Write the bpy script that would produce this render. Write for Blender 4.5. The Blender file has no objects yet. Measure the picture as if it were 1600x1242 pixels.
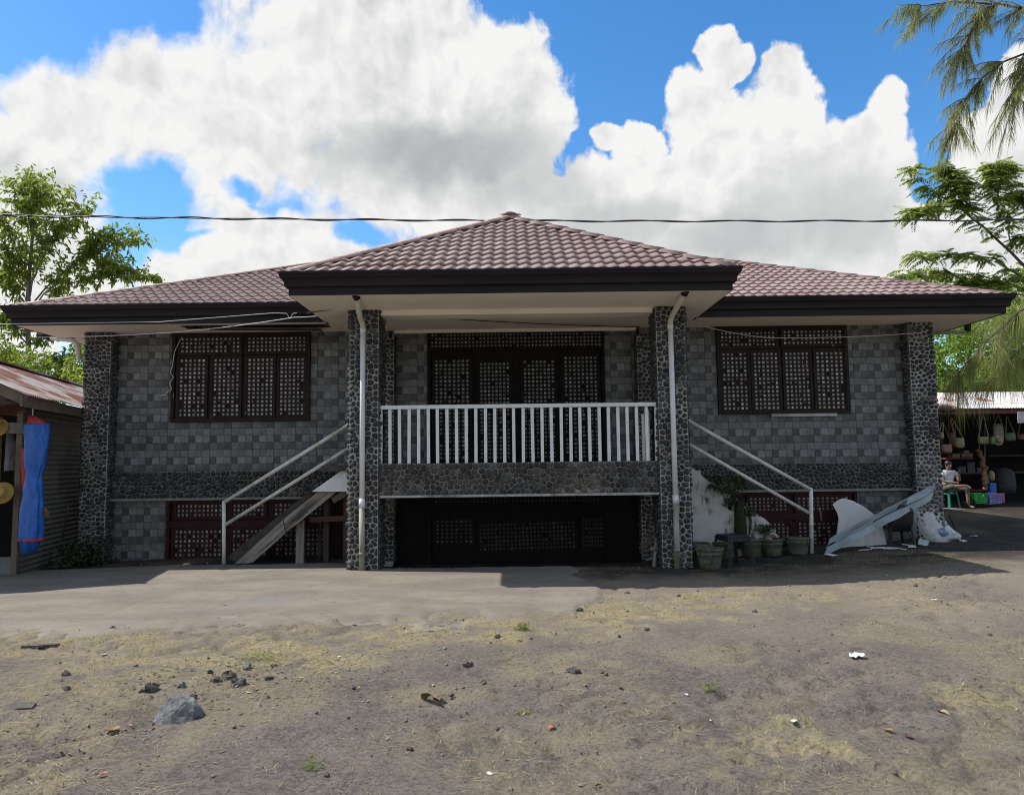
import bpy, bmesh, math, random
import numpy as np
from mathutils import Vector, Matrix, Quaternion
random.seed(7); RNG = np.random.default_rng(7)
SC = bpy.context.scene; COL = SC.collection
# ------------------------------------------------------------------ camera
FPX, CAMH = 1150.0, 1.65                       # focal length in photo pixels (1600 wide), eye height
TILT, ROLL = math.atan(99 / FPX), math.radians(0.7)
FW = np.array([0, math.cos(TILT), math.sin(TILT)]); U0 = np.array([0, -math.sin(TILT), math.cos(TILT)])
R0 = np.array([1.0, 0, 0])
RT = R0 * math.cos(ROLL) - U0 * math.sin(ROLL); UP = U0 * math.cos(ROLL) + R0 * math.sin(ROLL)
CAM = np.array([0, 0, CAMH])
def P(x, y, Y):                                # photo pixel -> point at depth Y
    d = FW * FPX + RT * (x - 800) + UP * (621 - y); return CAM + d * (Y / d[1])
def PZ(x, y, z=0.0):                           # photo pixel -> point at height z
    d = FW * FPX + RT * (x - 800) + UP * (621 - y); return CAM + d * ((z - CAMH) / d[2])
def azel(x, y):
    d = FW * FPX + RT * (x - 800) + UP * (621 - y); return math.atan2(d[0], d[1]), math.atan2(d[2], math.hypot(d[0], d[1]))
def project(X, Y, Z):
    dx, dy, dz = X - CAM[0], Y - CAM[1], Z - CAM[2]
    w = dy * FW[1] + dz * FW[2]
    return 800 + (dx * RT[0] + dy * RT[1] + dz * RT[2]) / w * FPX, 621 - (dx * UP[0] + dy * UP[1] + dz * UP[2]) / w * FPX
cam = bpy.data.cameras.new('camera'); camo = bpy.data.objects.new('camera', cam); COL.objects.link(camo)
cam.sensor_width = 36.0; cam.lens = 36.0 * FPX / 1600; cam.clip_end = 3000; cam.clip_start = 0.05
camo.matrix_world = Matrix(((RT[0], UP[0], -FW[0], 0), (RT[1], UP[1], -FW[1], 0), (RT[2], UP[2], -FW[2], CAMH), (0, 0, 0, 1)))
SC.camera = camo
# ------------------------------------------------------------------ sun, sky, exposure
SUNV = Vector((-3.2, 0.57, 4.3)).normalized()  # towards the sun: high, from the left, a little behind the house
sun = bpy.data.lights.new('sun', 'SUN'); sun.energy = 4.6; sun.angle = math.radians(0.53); sun.color = (1.0, 0.955, 0.89)
suno = bpy.data.objects.new('sun', sun); COL.objects.link(suno); suno.location = (-20, 5, 30)
suno.rotation_euler = SUNV.to_track_quat('Z', 'Y').to_euler()
SC.view_settings.view_transform = 'Standard'; SC.view_settings.look = 'None'
SC.view_settings.exposure = 0.45; SC.view_settings.gamma = 1.0; SC.view_settings.use_curve_mapping = False
SC.cycles.use_denoising = True; SC.cycles.filter_width = 1.05
SC.cycles.max_bounces = 6; SC.cycles.diffuse_bounces = 3; SC.cycles.glossy_bounces = 2; SC.cycles.transparent_max_bounces = 8

world = bpy.data.worlds.new('World'); SC.world = world; world.use_nodes = True
class NT:                                      # tiny node-tree writer
    dims = '3D'
    def __init__(s, tree): s.t = tree; s.n = tree.nodes; s.l = tree.links
    def new(s, typ, **k):
        n = s.n.new(typ)
        for a, v in k.items(): setattr(n, a, v)
        return n
    def put(s, sock, v):
        if isinstance(v, (int, float)): sock.default_value = v
        elif isinstance(v, tuple): sock.default_value = (*v, 1.0) if len(sock.default_value) == 4 and len(v) == 3 else v
        else: s.l.new(v, sock)
    def m(s, op, a, b=None, c=None, clamp=False):
        n = s.new('ShaderNodeMath', operation=op, use_clamp=clamp); s.put(n.inputs[0], a)
        if b is not None: s.put(n.inputs[1], b)
        if c is not None: s.put(n.inputs[2], c)
        return n.outputs[0]
    def v(s, op, a, b=None, scale=None):
        n = s.new('ShaderNodeVectorMath', operation=op); s.put(n.inputs[0], a)
        if b is not None: s.put(n.inputs[1], b)
        if scale is not None: s.put(n.inputs['Scale'], scale)
        return n.outputs['Value'] if op in ('LENGTH', 'DOT_PRODUCT', 'DISTANCE') else n.outputs[0]
    def ramp(s, x, lo, hi, a=0.0, b=1.0, smooth=True):
        n = s.new('ShaderNodeMapRange', interpolation_type='SMOOTHSTEP' if smooth else 'LINEAR')
        for i, q in enumerate((x, lo, hi, a, b)): s.put(n.inputs[i], q)
        return n.outputs[0]
    def noise(s, vec, scale, detail=5, rough=0.55, dist=0.0, col=False):
        n = s.new('ShaderNodeTexNoise'); n.noise_dimensions = s.dims; s.put(n.inputs['Vector'], vec); s.put(n.inputs['Scale'], scale)
        n.inputs['Detail'].default_value = detail; n.inputs['Roughness'].default_value = rough; n.inputs['Distortion'].default_value = dist
        return n.outputs['Color' if col else 'Fac']
    def mix(s, f, a, b, blend='MIX'):
        n = s.new('ShaderNodeMix', data_type='RGBA', blend_type=blend); s.put(n.inputs['Factor'], f); s.put(n.inputs['A'], a) if False else None
        s.put(n.inputs[6], a); s.put(n.inputs[7], b)
        return n.outputs[2]
    def comb(s, x, y, z):
        n = s.new('ShaderNodeCombineXYZ')
        for i, q in enumerate((x, y, z)): s.put(n.inputs[i], q)
        return n.outputs[0]
    def sep(s, v):
        n = s.new('ShaderNodeSeparateXYZ'); s.put(n.inputs[0], v); return n.outputs
# cumulus described as ellipses in the sky (photo pixels turned into azimuth / elevation), roughened by noise
CLOUDS = [(590, 110, 270, 190), (350, 205, 230, 115), (120, 205, 105, 85), (790, 190, 135, 170), (690, 280, 250, 120), (60, 280, 130, 85),
          (470, 390, 180, 70), (330, 400, 60, 40), (260, 430, 60, 60), (80, 410, 140, 130), (340, 340, 110, 26), (930, 330, 190, 120),
          (1122, 76, 40, 40), (1150, 108, 40, 36), (1225, 130, 48, 52), (1110, 180, 85, 90), (1190, 230, 140, 120), (1310, 235, 66, 66), (1250, 350, 220, 150),
          (1384, 162, 40, 38), (1366, 205, 44, 56), (1385, 330, 60, 76), (985, 230, 60, 48), (945, 215, 30, 32), (1550, 270, 118, 105), (1590, 170, 50, 70),
          (1480, 430, 160, 100), (800, 430, 760, 40)]
HOLES = [(222, 305, 80, 46), (372, 300, 34, 18), (565, 372, 46, 18), (196, 388, 26, 34), (1446, 225, 22, 75)]
BELLIES = [(690, 240, 240, 75, .85), (820, 290, 120, 70, .6), (540, 265, 130, 40, .4), (930, 350, 200, 70, .55), (1300, 350, 190, 120, .55), (1130, 400, 250, 60, .6), (60, 300, 100, 35, .35), (1560, 300, 80, 50, .2), (650, 390, 200, 30, .3)]
W = NT(world.node_tree); W.n.clear(); W.dims = '2D'
def cloud_group():
    g = bpy.data.node_groups.new('cloud_shape', 'ShaderNodeTree')
    g.interface.new_socket('P', in_out='INPUT', socket_type='NodeSocketVector'); g.interface.new_socket('F', in_out='OUTPUT', socket_type='NodeSocketFloat')
    G = NT(g); G.dims = '2D'; gi = G.new('NodeGroupInput'); go = G.new('NodeGroupOutput'); p = gi.outputs[0]
    f = None
    k = 0.00077                                                  # radians per pixel, on average
    for lst, isH in ((CLOUDS, 0), (HOLES, 1)):
        for (cx, cy, rx, ry) in lst:
            a, e = azel(cx, cy)
            d = G.v('LENGTH', G.v('MULTIPLY', G.v('SUBTRACT', p, (a, e, 0.0)), (1 / (rx * k), 1 / (ry * k), 0.0)))
            q = G.m('SUBTRACT', 1.0, d)
            if f is None: f = q
            elif isH: f = G.m('SMOOTH_MIN', f, G.m('MULTIPLY_ADD', q, -0.45, 0.02), 0.10)
            else: f = G.m('SMOOTH_MAX', f, q, 0.10)
    # the rest of the sky: broken cumulus cover of the same sort
    s = G.sep(p)
    out = G.m('MAXIMUM', G.ramp(G.m('ABSOLUTE', s[0]), 0.60, 0.80), G.ramp(s[1], 0.60, 0.75))
    gen = G.m('MULTIPLY_ADD', G.noise(p, 1.9, 3, 0.5), 3.2, -1.55)
    f2 = G.m('ADD', G.m('MULTIPLY', f, G.m('SUBTRACT', 1.0, out)), G.m('MULTIPLY', gen, out))
    G.l.new(f2, go.inputs[0]); return g
CG = cloud_group()
tc = W.new('ShaderNodeTexCoord'); sx = W.sep(tc.outputs['Generated'])
az = W.m('ARCTAN2', sx[0], sx[1]); el = W.m('ARCTAN2', sx[2], W.m('SQRT', W.m('ADD', W.m('MULTIPLY', sx[0], sx[0]), W.m('MULTIPLY', sx[1], sx[1]))))
p0 = W.comb(az, el, 0.0)
warp = W.v('SCALE', W.v('SUBTRACT', W.noise(p0, 9.0, 4, 0.55, col=True), (0.5, 0.5, 0.5)), scale=0.045)
pw = W.v('ADD', p0, warp)
def shape(vec):
    n = W.new('ShaderNodeGroup'); n.node_tree = CG; W.put(n.inputs[0], vec); return n.outputs[0]
def billow(vec, scale, detail):
    n = W.new('ShaderNodeTexVoronoi', voronoi_dimensions='2D', feature='F1', normalize=True); W.put(n.inputs['Vector'], vec); n.inputs['Scale'].default_value = scale
    n.inputs['Detail'].default_value = detail; n.inputs['Roughness'].default_value = 0.55
    return n.outputs['Distance']
b0 = billow(pw, 13.0, 3.0); n0 = W.noise(pw, 6.0, 6, 0.62)
rel = W.m('ADD', W.m('MULTIPLY', W.m('SUBTRACT', 0.30, b0), 0.72), W.m('MULTIPLY', W.m('SUBTRACT', n0, 0.5), 1.2))
f0 = shape(pw); dens = W.m('ADD', f0, rel)
soft = W.ramp(az, -0.25, 0.1, 0.34, 0.16)                         # the left cloud is ragged, the right one crisp
mask = W.ramp(dens, W.m('MULTIPLY', soft, -0.35), W.m('MULTIPLY', soft, 0.65))
# the thick bellies of the clouds are grey, their sunlit rims and billows white
wv = W.noise(p0, 4.5, 5, 0.6, col=True)
pg = W.v('ADD', p0, W.v('SCALE', W.v('SUBTRACT', wv, (0.5, 0.5, 0.5)), scale=0.16))
grey = None
for (cx, cy, rx, ry, a_) in BELLIES:
    A_, E_ = azel(cx, cy); d_ = W.v('LENGTH', W.v('MULTIPLY', W.v('SUBTRACT', pg, (A_, E_, 0.0)), (1 / (rx * .00077), 1 / (ry * .00077), 0.0)))
    q_ = W.ramp(d_, 0.25, 1.35, a_, 0.0); grey = q_ if grey is None else W.m('MAXIMUM', grey, q_)
sq = W.sep(p0); outm = W.m('MAXIMUM', W.ramp(W.m('ABSOLUTE', sq[0]), 0.60, 0.80), W.ramp(sq[1], 0.60, 0.75))
grey = W.m('ADD', grey, W.m('MULTIPLY', outm, W.ramp(f0, 0.2, 0.9, 0.0, 0.7)))
bs = billow(W.v('ADD', pw, (-0.012, 0.016, 0.0)), 13.0, 3.0)
lit = W.m('SUBTRACT', W.ramp(dens, 0.0, 0.9, 0.97, 0.86, smooth=False), W.m('MULTIPLY', grey, 0.50))
lit = W.m('ADD', lit, W.m('MULTIPLY', W.m('SUBTRACT', bs, b0), W.ramp(grey, 0, .6, 0.75, 0.20)))
wn = W.sep(wv)
lit = W.m('ADD', lit, W.m('MULTIPLY', W.m('SUBTRACT', wn[2], 0.5), 0.30))
lit = W.m('MAXIMUM', W.m('MINIMUM', lit, 0.97), 0.30)
sky = W.new('ShaderNodeTexSky', sky_type='NISHITA'); sky.sun_disc = False
sky.sun_elevation = math.asin(SUNV.z); sky.sun_rotation = math.atan2(SUNV.x, SUNV.y)
sky.air_density = 1.0; sky.dust_density = 0.3; sky.ozone_density = 2.0
hs = W.new('ShaderNodeHueSaturation'); hs.inputs['Saturation'].default_value = 1.33; hs.inputs['Value'].default_value = 2.25
W.l.new(sky.outputs[0], hs.inputs['Color'])
ccol = W.mix(W.ramp(lit, 0.30, 0.97, smooth=False), (3.5, 3.8, 4.0), (10.2, 10.2, 10.1))
final = W.mix(mask, hs.outputs[0], ccol)
final = W.mix(W.ramp(el, -0.02, 0.0), (1.2, 1.15, 1.05), final)
bg = W.new('ShaderNodeBackground'); bg.inputs['Strength'].default_value = 0.066; W.l.new(final, bg.inputs['Color'])
wo = W.new('ShaderNodeOutputWorld'); W.l.new(bg.outputs[0], wo.inputs[0])
world.cycles.sampling_method = 'MANUAL'; world.cycles.sample_map_resolution = 512

# ------------------------------------------------------------------ helpers
WLOC = {}                                      # world location of every parent (they carry no rotation)
def setp(o, label=None, cat=None, group=None, kind=None):
    for k, v in (('label', label), ('category', cat), ('group', group), ('kind', kind)):
        if v: o[k] = v
    return o
def link(name, data, parent=None, wloc=(0, 0, 0)):
    o = bpy.data.objects.new(name, data); COL.objects.link(o)
    w = Vector(wloc); WLOC[o.name] = w
    if parent is not None:
        o.parent = parent; o.location = w - WLOC[parent.name]
    else: o.location = w
    return o
def thing(name, loc, label, cat, group=None, kind=None):
    return setp(link(name, None, None, loc), label, cat, group, kind)
def empty(name, parent, loc): return link(name, None, parent, loc)
class MB:
    def __init__(s): s.v = []; s.f = []; s.c = []; s.mi = []; s.cur = 0; s.shade = None
    def add(s, vs, fs, shade=None):
        o = len(s.v); s.v += [tuple(map(float, q)) for q in vs]; s.f += [tuple(i + o for i in q) for q in fs]
        s.mi += [s.cur] * len(fs); s.c += [1.0 if shade is None else shade] * len(fs); return s
    def box(s, x0, x1, y0, y1, z0, z1, shade=None):
        return s.add([(x0, y0, z0), (x1, y0, z0), (x1, y1, z0), (x0, y1, z0), (x0, y0, z1), (x1, y0, z1), (x1, y1, z1), (x0, y1, z1)],
                     [(0, 3, 2, 1), (4, 5, 6, 7), (0, 1, 5, 4), (1, 2, 6, 5), (2, 3, 7, 6), (3, 0, 4, 7)], shade)
    def bar(s, a, b, w, h, up=(0, 0, 1), shade=None):           # rectangular bar from a to b
        a, b = Vector(a), Vector(b); d = (b - a).normalized(); u = Vector(up)
        sx_ = d.cross(u)
        if sx_.length < 1e-4: sx_ = d.cross(Vector((0, 1, 0)))
        sx_.normalize(); u = sx_.cross(d).normalized(); sx_ *= w / 2; u = u * (h / 2)
        vs = [a - sx_ - u, a + sx_ - u, a + sx_ + u, a - sx_ + u, b - sx_ - u, b + sx_ - u, b + sx_ + u, b - sx_ + u]
        return s.add(vs, [(0, 1, 2, 3), (7, 6, 5, 4), (4, 5, 1, 0), (5, 6, 2, 1), (6, 7, 3, 2), (7, 4, 0, 3)], shade)
    def tube(s, pts, r, n=8, cap=True, shade=None):
        pts = [Vector(p) for p in pts]; m = len(pts); rr = r if isinstance(r, (list, tuple)) else [r] * m
        vs = []; fs = []; ref = Vector((0.31, 0.2, 0.93))
        prev = None
        for i, p in enumerate(pts):
            d = (pts[min(i + 1, m - 1)] - pts[max(i - 1, 0)]).normalized()
            if prev is None:
                x = d.cross(ref); x = x if x.length > 1e-3 else d.cross(Vector((1, 0, 0))); x.normalize()
            else:
                x = prev - d * prev.dot(d); x.normalize()
            prev = x; y = d.cross(x)
            for k in range(n):
                t = 2 * math.pi * k / n; vs.append(p + (x * math.cos(t) + y * math.sin(t)) * rr[i])
        for i in range(m - 1):
            for k in range(n):
                k2 = (k + 1) % n; fs.append((i * n + k, i * n + k2, (i + 1) * n + k2, (i + 1) * n + k))
        if cap: fs.append(tuple(range(n - 1, -1, -1))); fs.append(tuple((m - 1) * n + k for k in range(n)))
        return s.add(vs, fs, shade)
    def lathe(s, prof, c=(0, 0, 0), n=20, sx=1, sy=1, cap=True, shade=None):
        vs = []; fs = []; m = len(prof)
        for (r, z) in prof:
            for k in range(n):
                t = 2 * math.pi * k / n; vs.append((c[0] + r * sx * math.cos(t), c[1] + r * sy * math.sin(t), c[2] + z))
        for i in range(m - 1):
            for k in range(n):
                k2 = (k + 1) % n; fs.append((i * n + k, i * n + k2, (i + 1) * n + k2, (i + 1) * n + k))
        if cap: fs.append(tuple(range(n - 1, -1, -1))); fs.append(tuple((m - 1) * n + k for k in range(n)))
        return s.add(vs, fs, shade)
    def prism(s, poly, off, shade=None):                        # polygon (3-D points) swept by the vector off
        n = len(poly); off = Vector(off); vs = [Vector(p) for p in poly] + [Vector(p) + off for p in poly]
        fs = [tuple(range(n)), tuple(range(2 * n - 1, n - 1, -1))] + [((i + 1) % n, i, n + i, n + (i + 1) % n) for i in range(n)]
        return s.add(vs, fs, shade)
    def blob(s, c, r, seed=0, amp=0.25, n=10, m=7, shade=None):
        rnd = random.Random(seed); c = Vector(c); vs = []; fs = []
        ph = [(rnd.uniform(0, 6.3), rnd.uniform(0, 6.3), rnd.randint(1, 3), rnd.randint(1, 3)) for _ in range(4)]
        for i in range(m):
            th = math.pi * (i + 0.5) / m
            for k in range(n):
                t = 2 * math.pi * k / n; q = 1 + amp * sum(math.sin(a * t + p_) * math.sin(b * th + q_) for p_, q_, a, b in ph) / 2 + rnd.uniform(-.5, .5) * amp * .5
                vs.append(c + Vector((r[0] * q * math.sin(th) * math.cos(t), r[1] * q * math.sin(th) * math.sin(t), r[2] * q * math.cos(th))))
        for i in range(m - 1):
            for k in range(n):
                k2 = (k + 1) % n; fs.append((i * n + k, (i + 1) * n + k, (i + 1) * n + k2, i * n + k2))
        fs.append(tuple(range(n))); fs.append(tuple((m - 1) * n + k for k in range(n - 1, -1, -1)))
        return s.add(vs, fs, shade)
    def build(s, name, mat, parent=None, wloc=(0, 0, 0), smooth=False, kind=None, bevel=0.0, local=False):
        me = bpy.data.meshes.new(name); w = Vector(wloc)
        vs = s.v if (local or w.length == 0) else [(a - w.x, b - w.y, c - w.z) for a, b, c in s.v]
        me.from_pydata(vs, [], s.f)
        for q in (mat if isinstance(mat, (list, tuple)) else [mat]): me.materials.append(q)
        if isinstance(mat, (list, tuple)): me.polygons.foreach_set('material_index', s.mi)
        if any(x != 1.0 for x in s.c):
            at = me.attributes.new('shade', 'FLOAT', 'FACE'); at.data.foreach_set('value', s.c)
        if smooth: me.polygons.foreach_set('use_smooth', [True] * len(me.polygons))
        me.update()
        o = link(name, me, parent, wloc)
        if bevel:
            b = o.modifiers.new('bevel', 'BEVEL'); b.width = bevel; b.segments = 2; b.limit_method = 'ANGLE'
        if kind: o['kind'] = kind
        return o
def sm(x, a, b):
    t = np.clip((np.asarray(x, float) - a) / (b - a), 0, 1); return t * t * (3 - 2 * t)
def vnoise(x, y, seed=0):
    x = np.asarray(x, float); y = np.asarray(y, float); xi = np.floor(x).astype(np.int64); yi = np.floor(y).astype(np.int64); xf = x - xi; yf = y - yi
    def h(a, b):
        n = (a * 374761393 + b * 668265263 + seed * 1442695041) & 0xffffffff
        n = ((n ^ (n >> 13)) * 1274126177) & 0xffffffff; return ((n ^ (n >> 16)) & 0xffff) / 65535.0
    u = xf * xf * (3 - 2 * xf); v = yf * yf * (3 - 2 * yf)
    return (h(xi, yi) * (1 - u) + h(xi + 1, yi) * u) * (1 - v) + (h(xi, yi + 1) * (1 - u) + h(xi + 1, yi + 1) * u) * v
def fbm(x, y, o=5, seed=0, g=0.5):
    a = 1.0; t = 0; q = 0
    for i in range(o):
        t = t + a * vnoise(x * 2 ** i + 17.3 * i, y * 2 ** i - 9.1 * i, seed + i); q += a; a *= g
    return t / q
# ------------------------------------------------------------------ materials
MATS = {}
def mk(name, c1, c2=None, scale=6.0, rough=0.7, bump=0.0, bscale=None, metal=0.0, detail=6, attr=None, objrand=0.0, stretch=None,
       c3=None, s3=2.0, t3=(0.55, 0.7), spec=0.4, trans=0.0, alpha=1.0, coord='Object', lo=0.3, hi=0.7, roty=0.0):
    """two-tone noise colour, a third tone in patches, bump, per-object and per-face variation"""
    m = bpy.data.materials.new(name); m.use_nodes = True; T = NT(m.node_tree); b = m.node_tree.nodes['Principled BSDF']
    if coord == 'World':
        gn = T.new('ShaderNodeNewGeometry'); vec = gn.outputs['Position']
    else:
        vec = T.new('ShaderNodeTexCoord').outputs['Object']
        oi = T.new('ShaderNodeObjectInfo'); vec = T.v('ADD', vec, T.v('SCALE', T.comb(oi.outputs['Random'], oi.outputs['Random'], oi.outputs['Random']), scale=37.0))
    if roty:
        vr = T.new('ShaderNodeVectorRotate', rotation_type='Y_AXIS'); T.put(vr.inputs['Vector'], vec); vr.inputs['Angle'].default_value = roty; vec = vr.outputs[0]
    v2 = T.v('MULTIPLY', vec, stretch) if stretch else vec
    col = c1
    if c2 is not None: col = T.mix(T.ramp(T.noise(v2, scale, detail, 0.6), lo, hi), c1, c2)
    if c3 is not None: col = T.mix(T.ramp(T.noise(v2, s3, 6, 0.65), t3[0], t3[1]), col, c3)
    if attr:
        an = T.new('ShaderNodeAttribute', attribute_name=attr); col = T.mix(1.0, col, an.outputs['Fac'], 'MULTIPLY')
    if objrand:
        oi = T.new('ShaderNodeObjectInfo'); hv = T.new('ShaderNodeHueSaturation'); T.put(hv.inputs['Color'], col)
        T.put(hv.inputs['Value'], T.ramp(oi.outputs['Random'], 0, 1, 1 - objrand, 1 + objrand, smooth=False)); col = hv.outputs[0]
    T.put(b.inputs['Base Color'], col); b.inputs['Roughness'].default_value = rough; b.inputs['Metallic'].default_value = metal
    b.inputs['Specular IOR Level'].default_value = spec
    if bump:
        bn = T.new('ShaderNodeBump'); bn.inputs['Strength'].default_value = bump; bn.inputs['Distance'].default_value = 0.02
        T.put(bn.inputs['Height'], T.noise(v2, bscale or scale * 2, 6, 0.65)); T.l.new(bn.outputs[0], b.inputs['Normal'])
    if trans:                                                  # thin leaves let light through
        tr = T.new('ShaderNodeBsdfTranslucent'); T.put(tr.inputs[0], col); ms = T.new('ShaderNodeMixShader'); ms.inputs[0].default_value = trans
        T.l.new(b.outputs[0], ms.inputs[1]); T.l.new(tr.outputs[0], ms.inputs[2])
        T.l.new(ms.outputs[0], m.node_tree.nodes['Material Output'].inputs[0])
    if alpha < 1: b.inputs['Alpha'].default_value = alpha
    MATS[name] = m; return m
# ------------------------------------------------------------------ ground
def gbase(X, Y):
    X = np.asarray(X, float); Y = np.asarray(Y, float)
    return (0.16 * sm(X, 3.0, 7.0) * sm(Y, 5.5, 9.5) - 0.05 * sm(-X, 5.5, 7.5) * sm(Y, 8, 10.5)
            + 0.10 * sm(X, 9, 13) * sm(Y, 14, 20) - 0.16 * sm(X, -2.6, -2.3) * (1 - sm(X, 2.2, 2.5)) * sm(Y, 11.6, 12.3) + 0.05 * (fbm(X * 0.35, Y * 0.35, 2, 5) - 0.5) * (1 - sm(Y, 7.5, 9.5)))
def fine(X, Y):
    n = fbm(X * 1.7, Y * 1.7, 3, 11) - 0.5; r = np.abs(fbm(X * 3.5, Y * 3.5, 4, 23) - 0.5)
    f = fbm(X * 9, Y * 9, 3, 31) - 0.5
    return 0.055 * n - 0.12 * np.maximum(0.09 - r, 0) / 0.09 * 0.45 * sm(fbm(X * .8, Y * .8, 2, 41), .42, .6) + 0.03 * f
def gz(X, Y): return gbase(X, Y) + fine(X, Y) * (1 - 0.75 * sm(Y, 8.5, 10.5))
def g0(X, Y): return float(gz(np.array([X]), np.array([Y]))[0])
GRASS = [(120, 1010, 230, 34, .8), (420, 1018, 210, 32, 1.0), (700, 985, 280, 24, .95), (960, 965, 170, 26, .9), (1090, 938, 170, 20, .75), (330, 1050, 130, 40, .8),
         (160, 1060, 120, 55, .6), (40, 1130, 110, 60, .6), (70, 1215, 90, 40, .6), (230, 1175, 120, 25, .35), (1230, 1160, 190, 40, .8), (1200, 1200, 160, 40, .6),
         (1530, 1085, 130, 26, .65), (900, 1035, 130, 25, .45), (680, 1085, 90, 20, .35), (980, 1090, 80, 20, .4), (1250, 1100, 120, 20, .25), (720, 1180, 150, 40, .25),
         (420, 890, 60, 8, .55), (330, 900, 60, 10, .5), (640, 890, 60, 6, .9), (560, 890, 30, 8, .9), (1180, 905, 240, 18, .25), (250, 945, 120, 10, .3), (900, 1200, 120, 40, .4), (1500, 1200, 200, 50, .35)]
def gmask(X, Y):
    px, py = project(X, Y, 0.0 * X); f = np.zeros_like(X)
    wx = (fbm(X * 2.2, Y * 2.2, 4, 61) - .5) * 2; 
    for (cx, cy, rx, ry, a) in GRASS:
        d = np.sqrt(((px - cx) / rx) ** 2 + ((py - cy) / ry) ** 2); f = np.maximum(f, a * sm(1.25 - d + wx * 0.9, 0.0, 0.75))
    f = f * sm(fbm(X * 5, Y * 5, 4, 71), .33, .55)
    bg = 0.30 * sm(fbm(X * 1.1, Y * 1.1, 5, 81, .6), .50, .66)
    return np.where(Y > 1.5, np.clip(np.maximum(f, bg), 0, 1), 0)
def lines(fl, fh, step, far):
    a = list(np.arange(fl, fh + 1e-6, step)); d = step; lo = [fl]; hi = [fh]
    while hi[-1] < far: d *= 1.45; hi.append(hi[-1] + d)
    d = step
    while lo[-1] > -far: d *= 1.45; lo.append(lo[-1] - d)
    return np.array(lo[:0:-1] + a + hi[1:])
gx = lines(-9.5, 9.5, 0.045, 400); gy = lines(2.2, 13.0, 0.04, 420)
GX, GY = np.meshgrid(gx, gy); GZ = gz(GX, GY)
nx, ny = len(gx), len(gy)
def gridmesh(name, X, Y, Z, keep=None):
    ny, nx = X.shape; me = bpy.data.meshes.new(name)
    idx = np.arange(nx * ny).reshape(ny, nx)
    q = np.stack([idx[:-1, :-1], idx[:-1, 1:], idx[1:, 1:], idx[1:, :-1]], -1).reshape(-1, 4)
    if keep is not None: q = q[keep[:-1, :-1].ravel()]
    co = np.stack([X, Y, Z], -1).reshape(-1, 3)
    used, inv = np.unique(q, return_inverse=True); co = co[used]; q = inv.reshape(-1, 4)
    me.vertices.add(len(co)); me.vertices.foreach_set('co', co.ravel()); me.loops.add(q.size); me.loops.foreach_set('vertex_index', q.ravel())
    me.polygons.add(len(q)); me.polygons.foreach_set('loop_start', np.arange(0, q.size, 4)); me.polygons.foreach_set('loop_total', np.full(len(q), 4))
    me.polygons.foreach_set('use_smooth', np.ones(len(q), bool)); me.update(); me.validate(); return me, used
def fattr(me, name, arr):
    a = me.attributes.new(name, 'FLOAT', 'POINT'); a.data.foreach_set('value', np.asarray(arr, np.float32).ravel())
gm = bpy.data.materials.new('volcanic_dirt'); gm.use_nodes = True; T = NT(gm.node_tree); b = gm.node_tree.nodes['Principled BSDF']
pos = T.new('ShaderNodeNewGeometry').outputs['Position']
c = T.mix(T.ramp(T.noise(pos, 1.3, 6, .6), .35, .65), (.112, .099, .089), (.180, .157, .131))
c = T.mix(T.ramp(T.noise(pos, 14, 6, .7), .38, .72), c, (.205, .178, .147))
c = T.mix(T.m('MULTIPLY', T.ramp(T.noise(pos, 42, 5, .85), .47, .62), .8), c, (.050, .044, .041))
c = T.mix(T.m('MULTIPLY', T.ramp(T.noise(pos, 36, 5, .85), .56, .68), .6), c, (.33, .285, .225))
du = T.new('ShaderNodeAttribute', attribute_name='dust').outputs['Fac']; c = T.mix(T.m('MULTIPLY', du, .5), c, (.25, .212, .166))
da = T.new('ShaderNodeAttribute', attribute_name='damp_shade').outputs['Fac']; c = T.mix(T.m('MULTIPLY', da, T.ramp(T.noise(pos, 2.4, 6, .6), .25, .7, .8, 1)), c, (.030, .027, .024))  # damp soil, with the shadow beside the house put into its colour
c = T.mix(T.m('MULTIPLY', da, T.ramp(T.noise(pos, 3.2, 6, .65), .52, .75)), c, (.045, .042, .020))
ga = T.new('ShaderNodeAttribute', attribute_name='grass').outputs['Fac']
c = T.mix(T.m('MULTIPLY', ga, T.ramp(T.noise(pos, 24, 6, .75), .38, .58)), c, (.33, .278, .158))
c = T.mix(T.m('MULTIPLY', ga, T.m('MULTIPLY', T.ramp(T.noise(pos, 3.1, 4, .6), .55, .72), .6)), c, (.235, .235, .10))
T.put(b.inputs['Base Color'], c); b.inputs['Roughness'].default_value = .95; b.inputs['Specular IOR Level'].default_value = .15
h = T.m('ADD', T.m('MULTIPLY', T.noise(pos, 30, 6, .7), .7), T.m('MULTIPLY', T.noise(pos, 160, 3, .7), .35))
bn = T.new('ShaderNodeBump'); bn.inputs['Strength'].default_value = 1.0; bn.inputs['Distance'].default_value = .03; T.put(bn.inputs['Height'], h); T.l.new(bn.outputs[0], b.inputs['Normal'])
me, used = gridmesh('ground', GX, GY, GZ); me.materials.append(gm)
px, py = project(GX, GY, 0 * GX)
fattr(me, 'grass', gmask(GX, GY).ravel()[used])
dust = sm(GY + .8 * (fbm(GX * .5, GY * .5, 3, 91) - .5), 5.6, 8.0) * (.45 + .55 * sm(fbm(GX * 1.5, GY * 1.5, 4, 95), .35, .6))
fattr(me, 'dust', np.where(GY > 0, dust, .4).ravel()[used])
damp_shade = sm(GX + .6 * (fbm(GX * .9, GY * .9, 4, 99) - .5), 0.6, 1.6) * sm(GY + .9 * (fbm(GX * 1.1, GY * 1.1, 4, 98) - .5), 9.9, 11.0)
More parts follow.
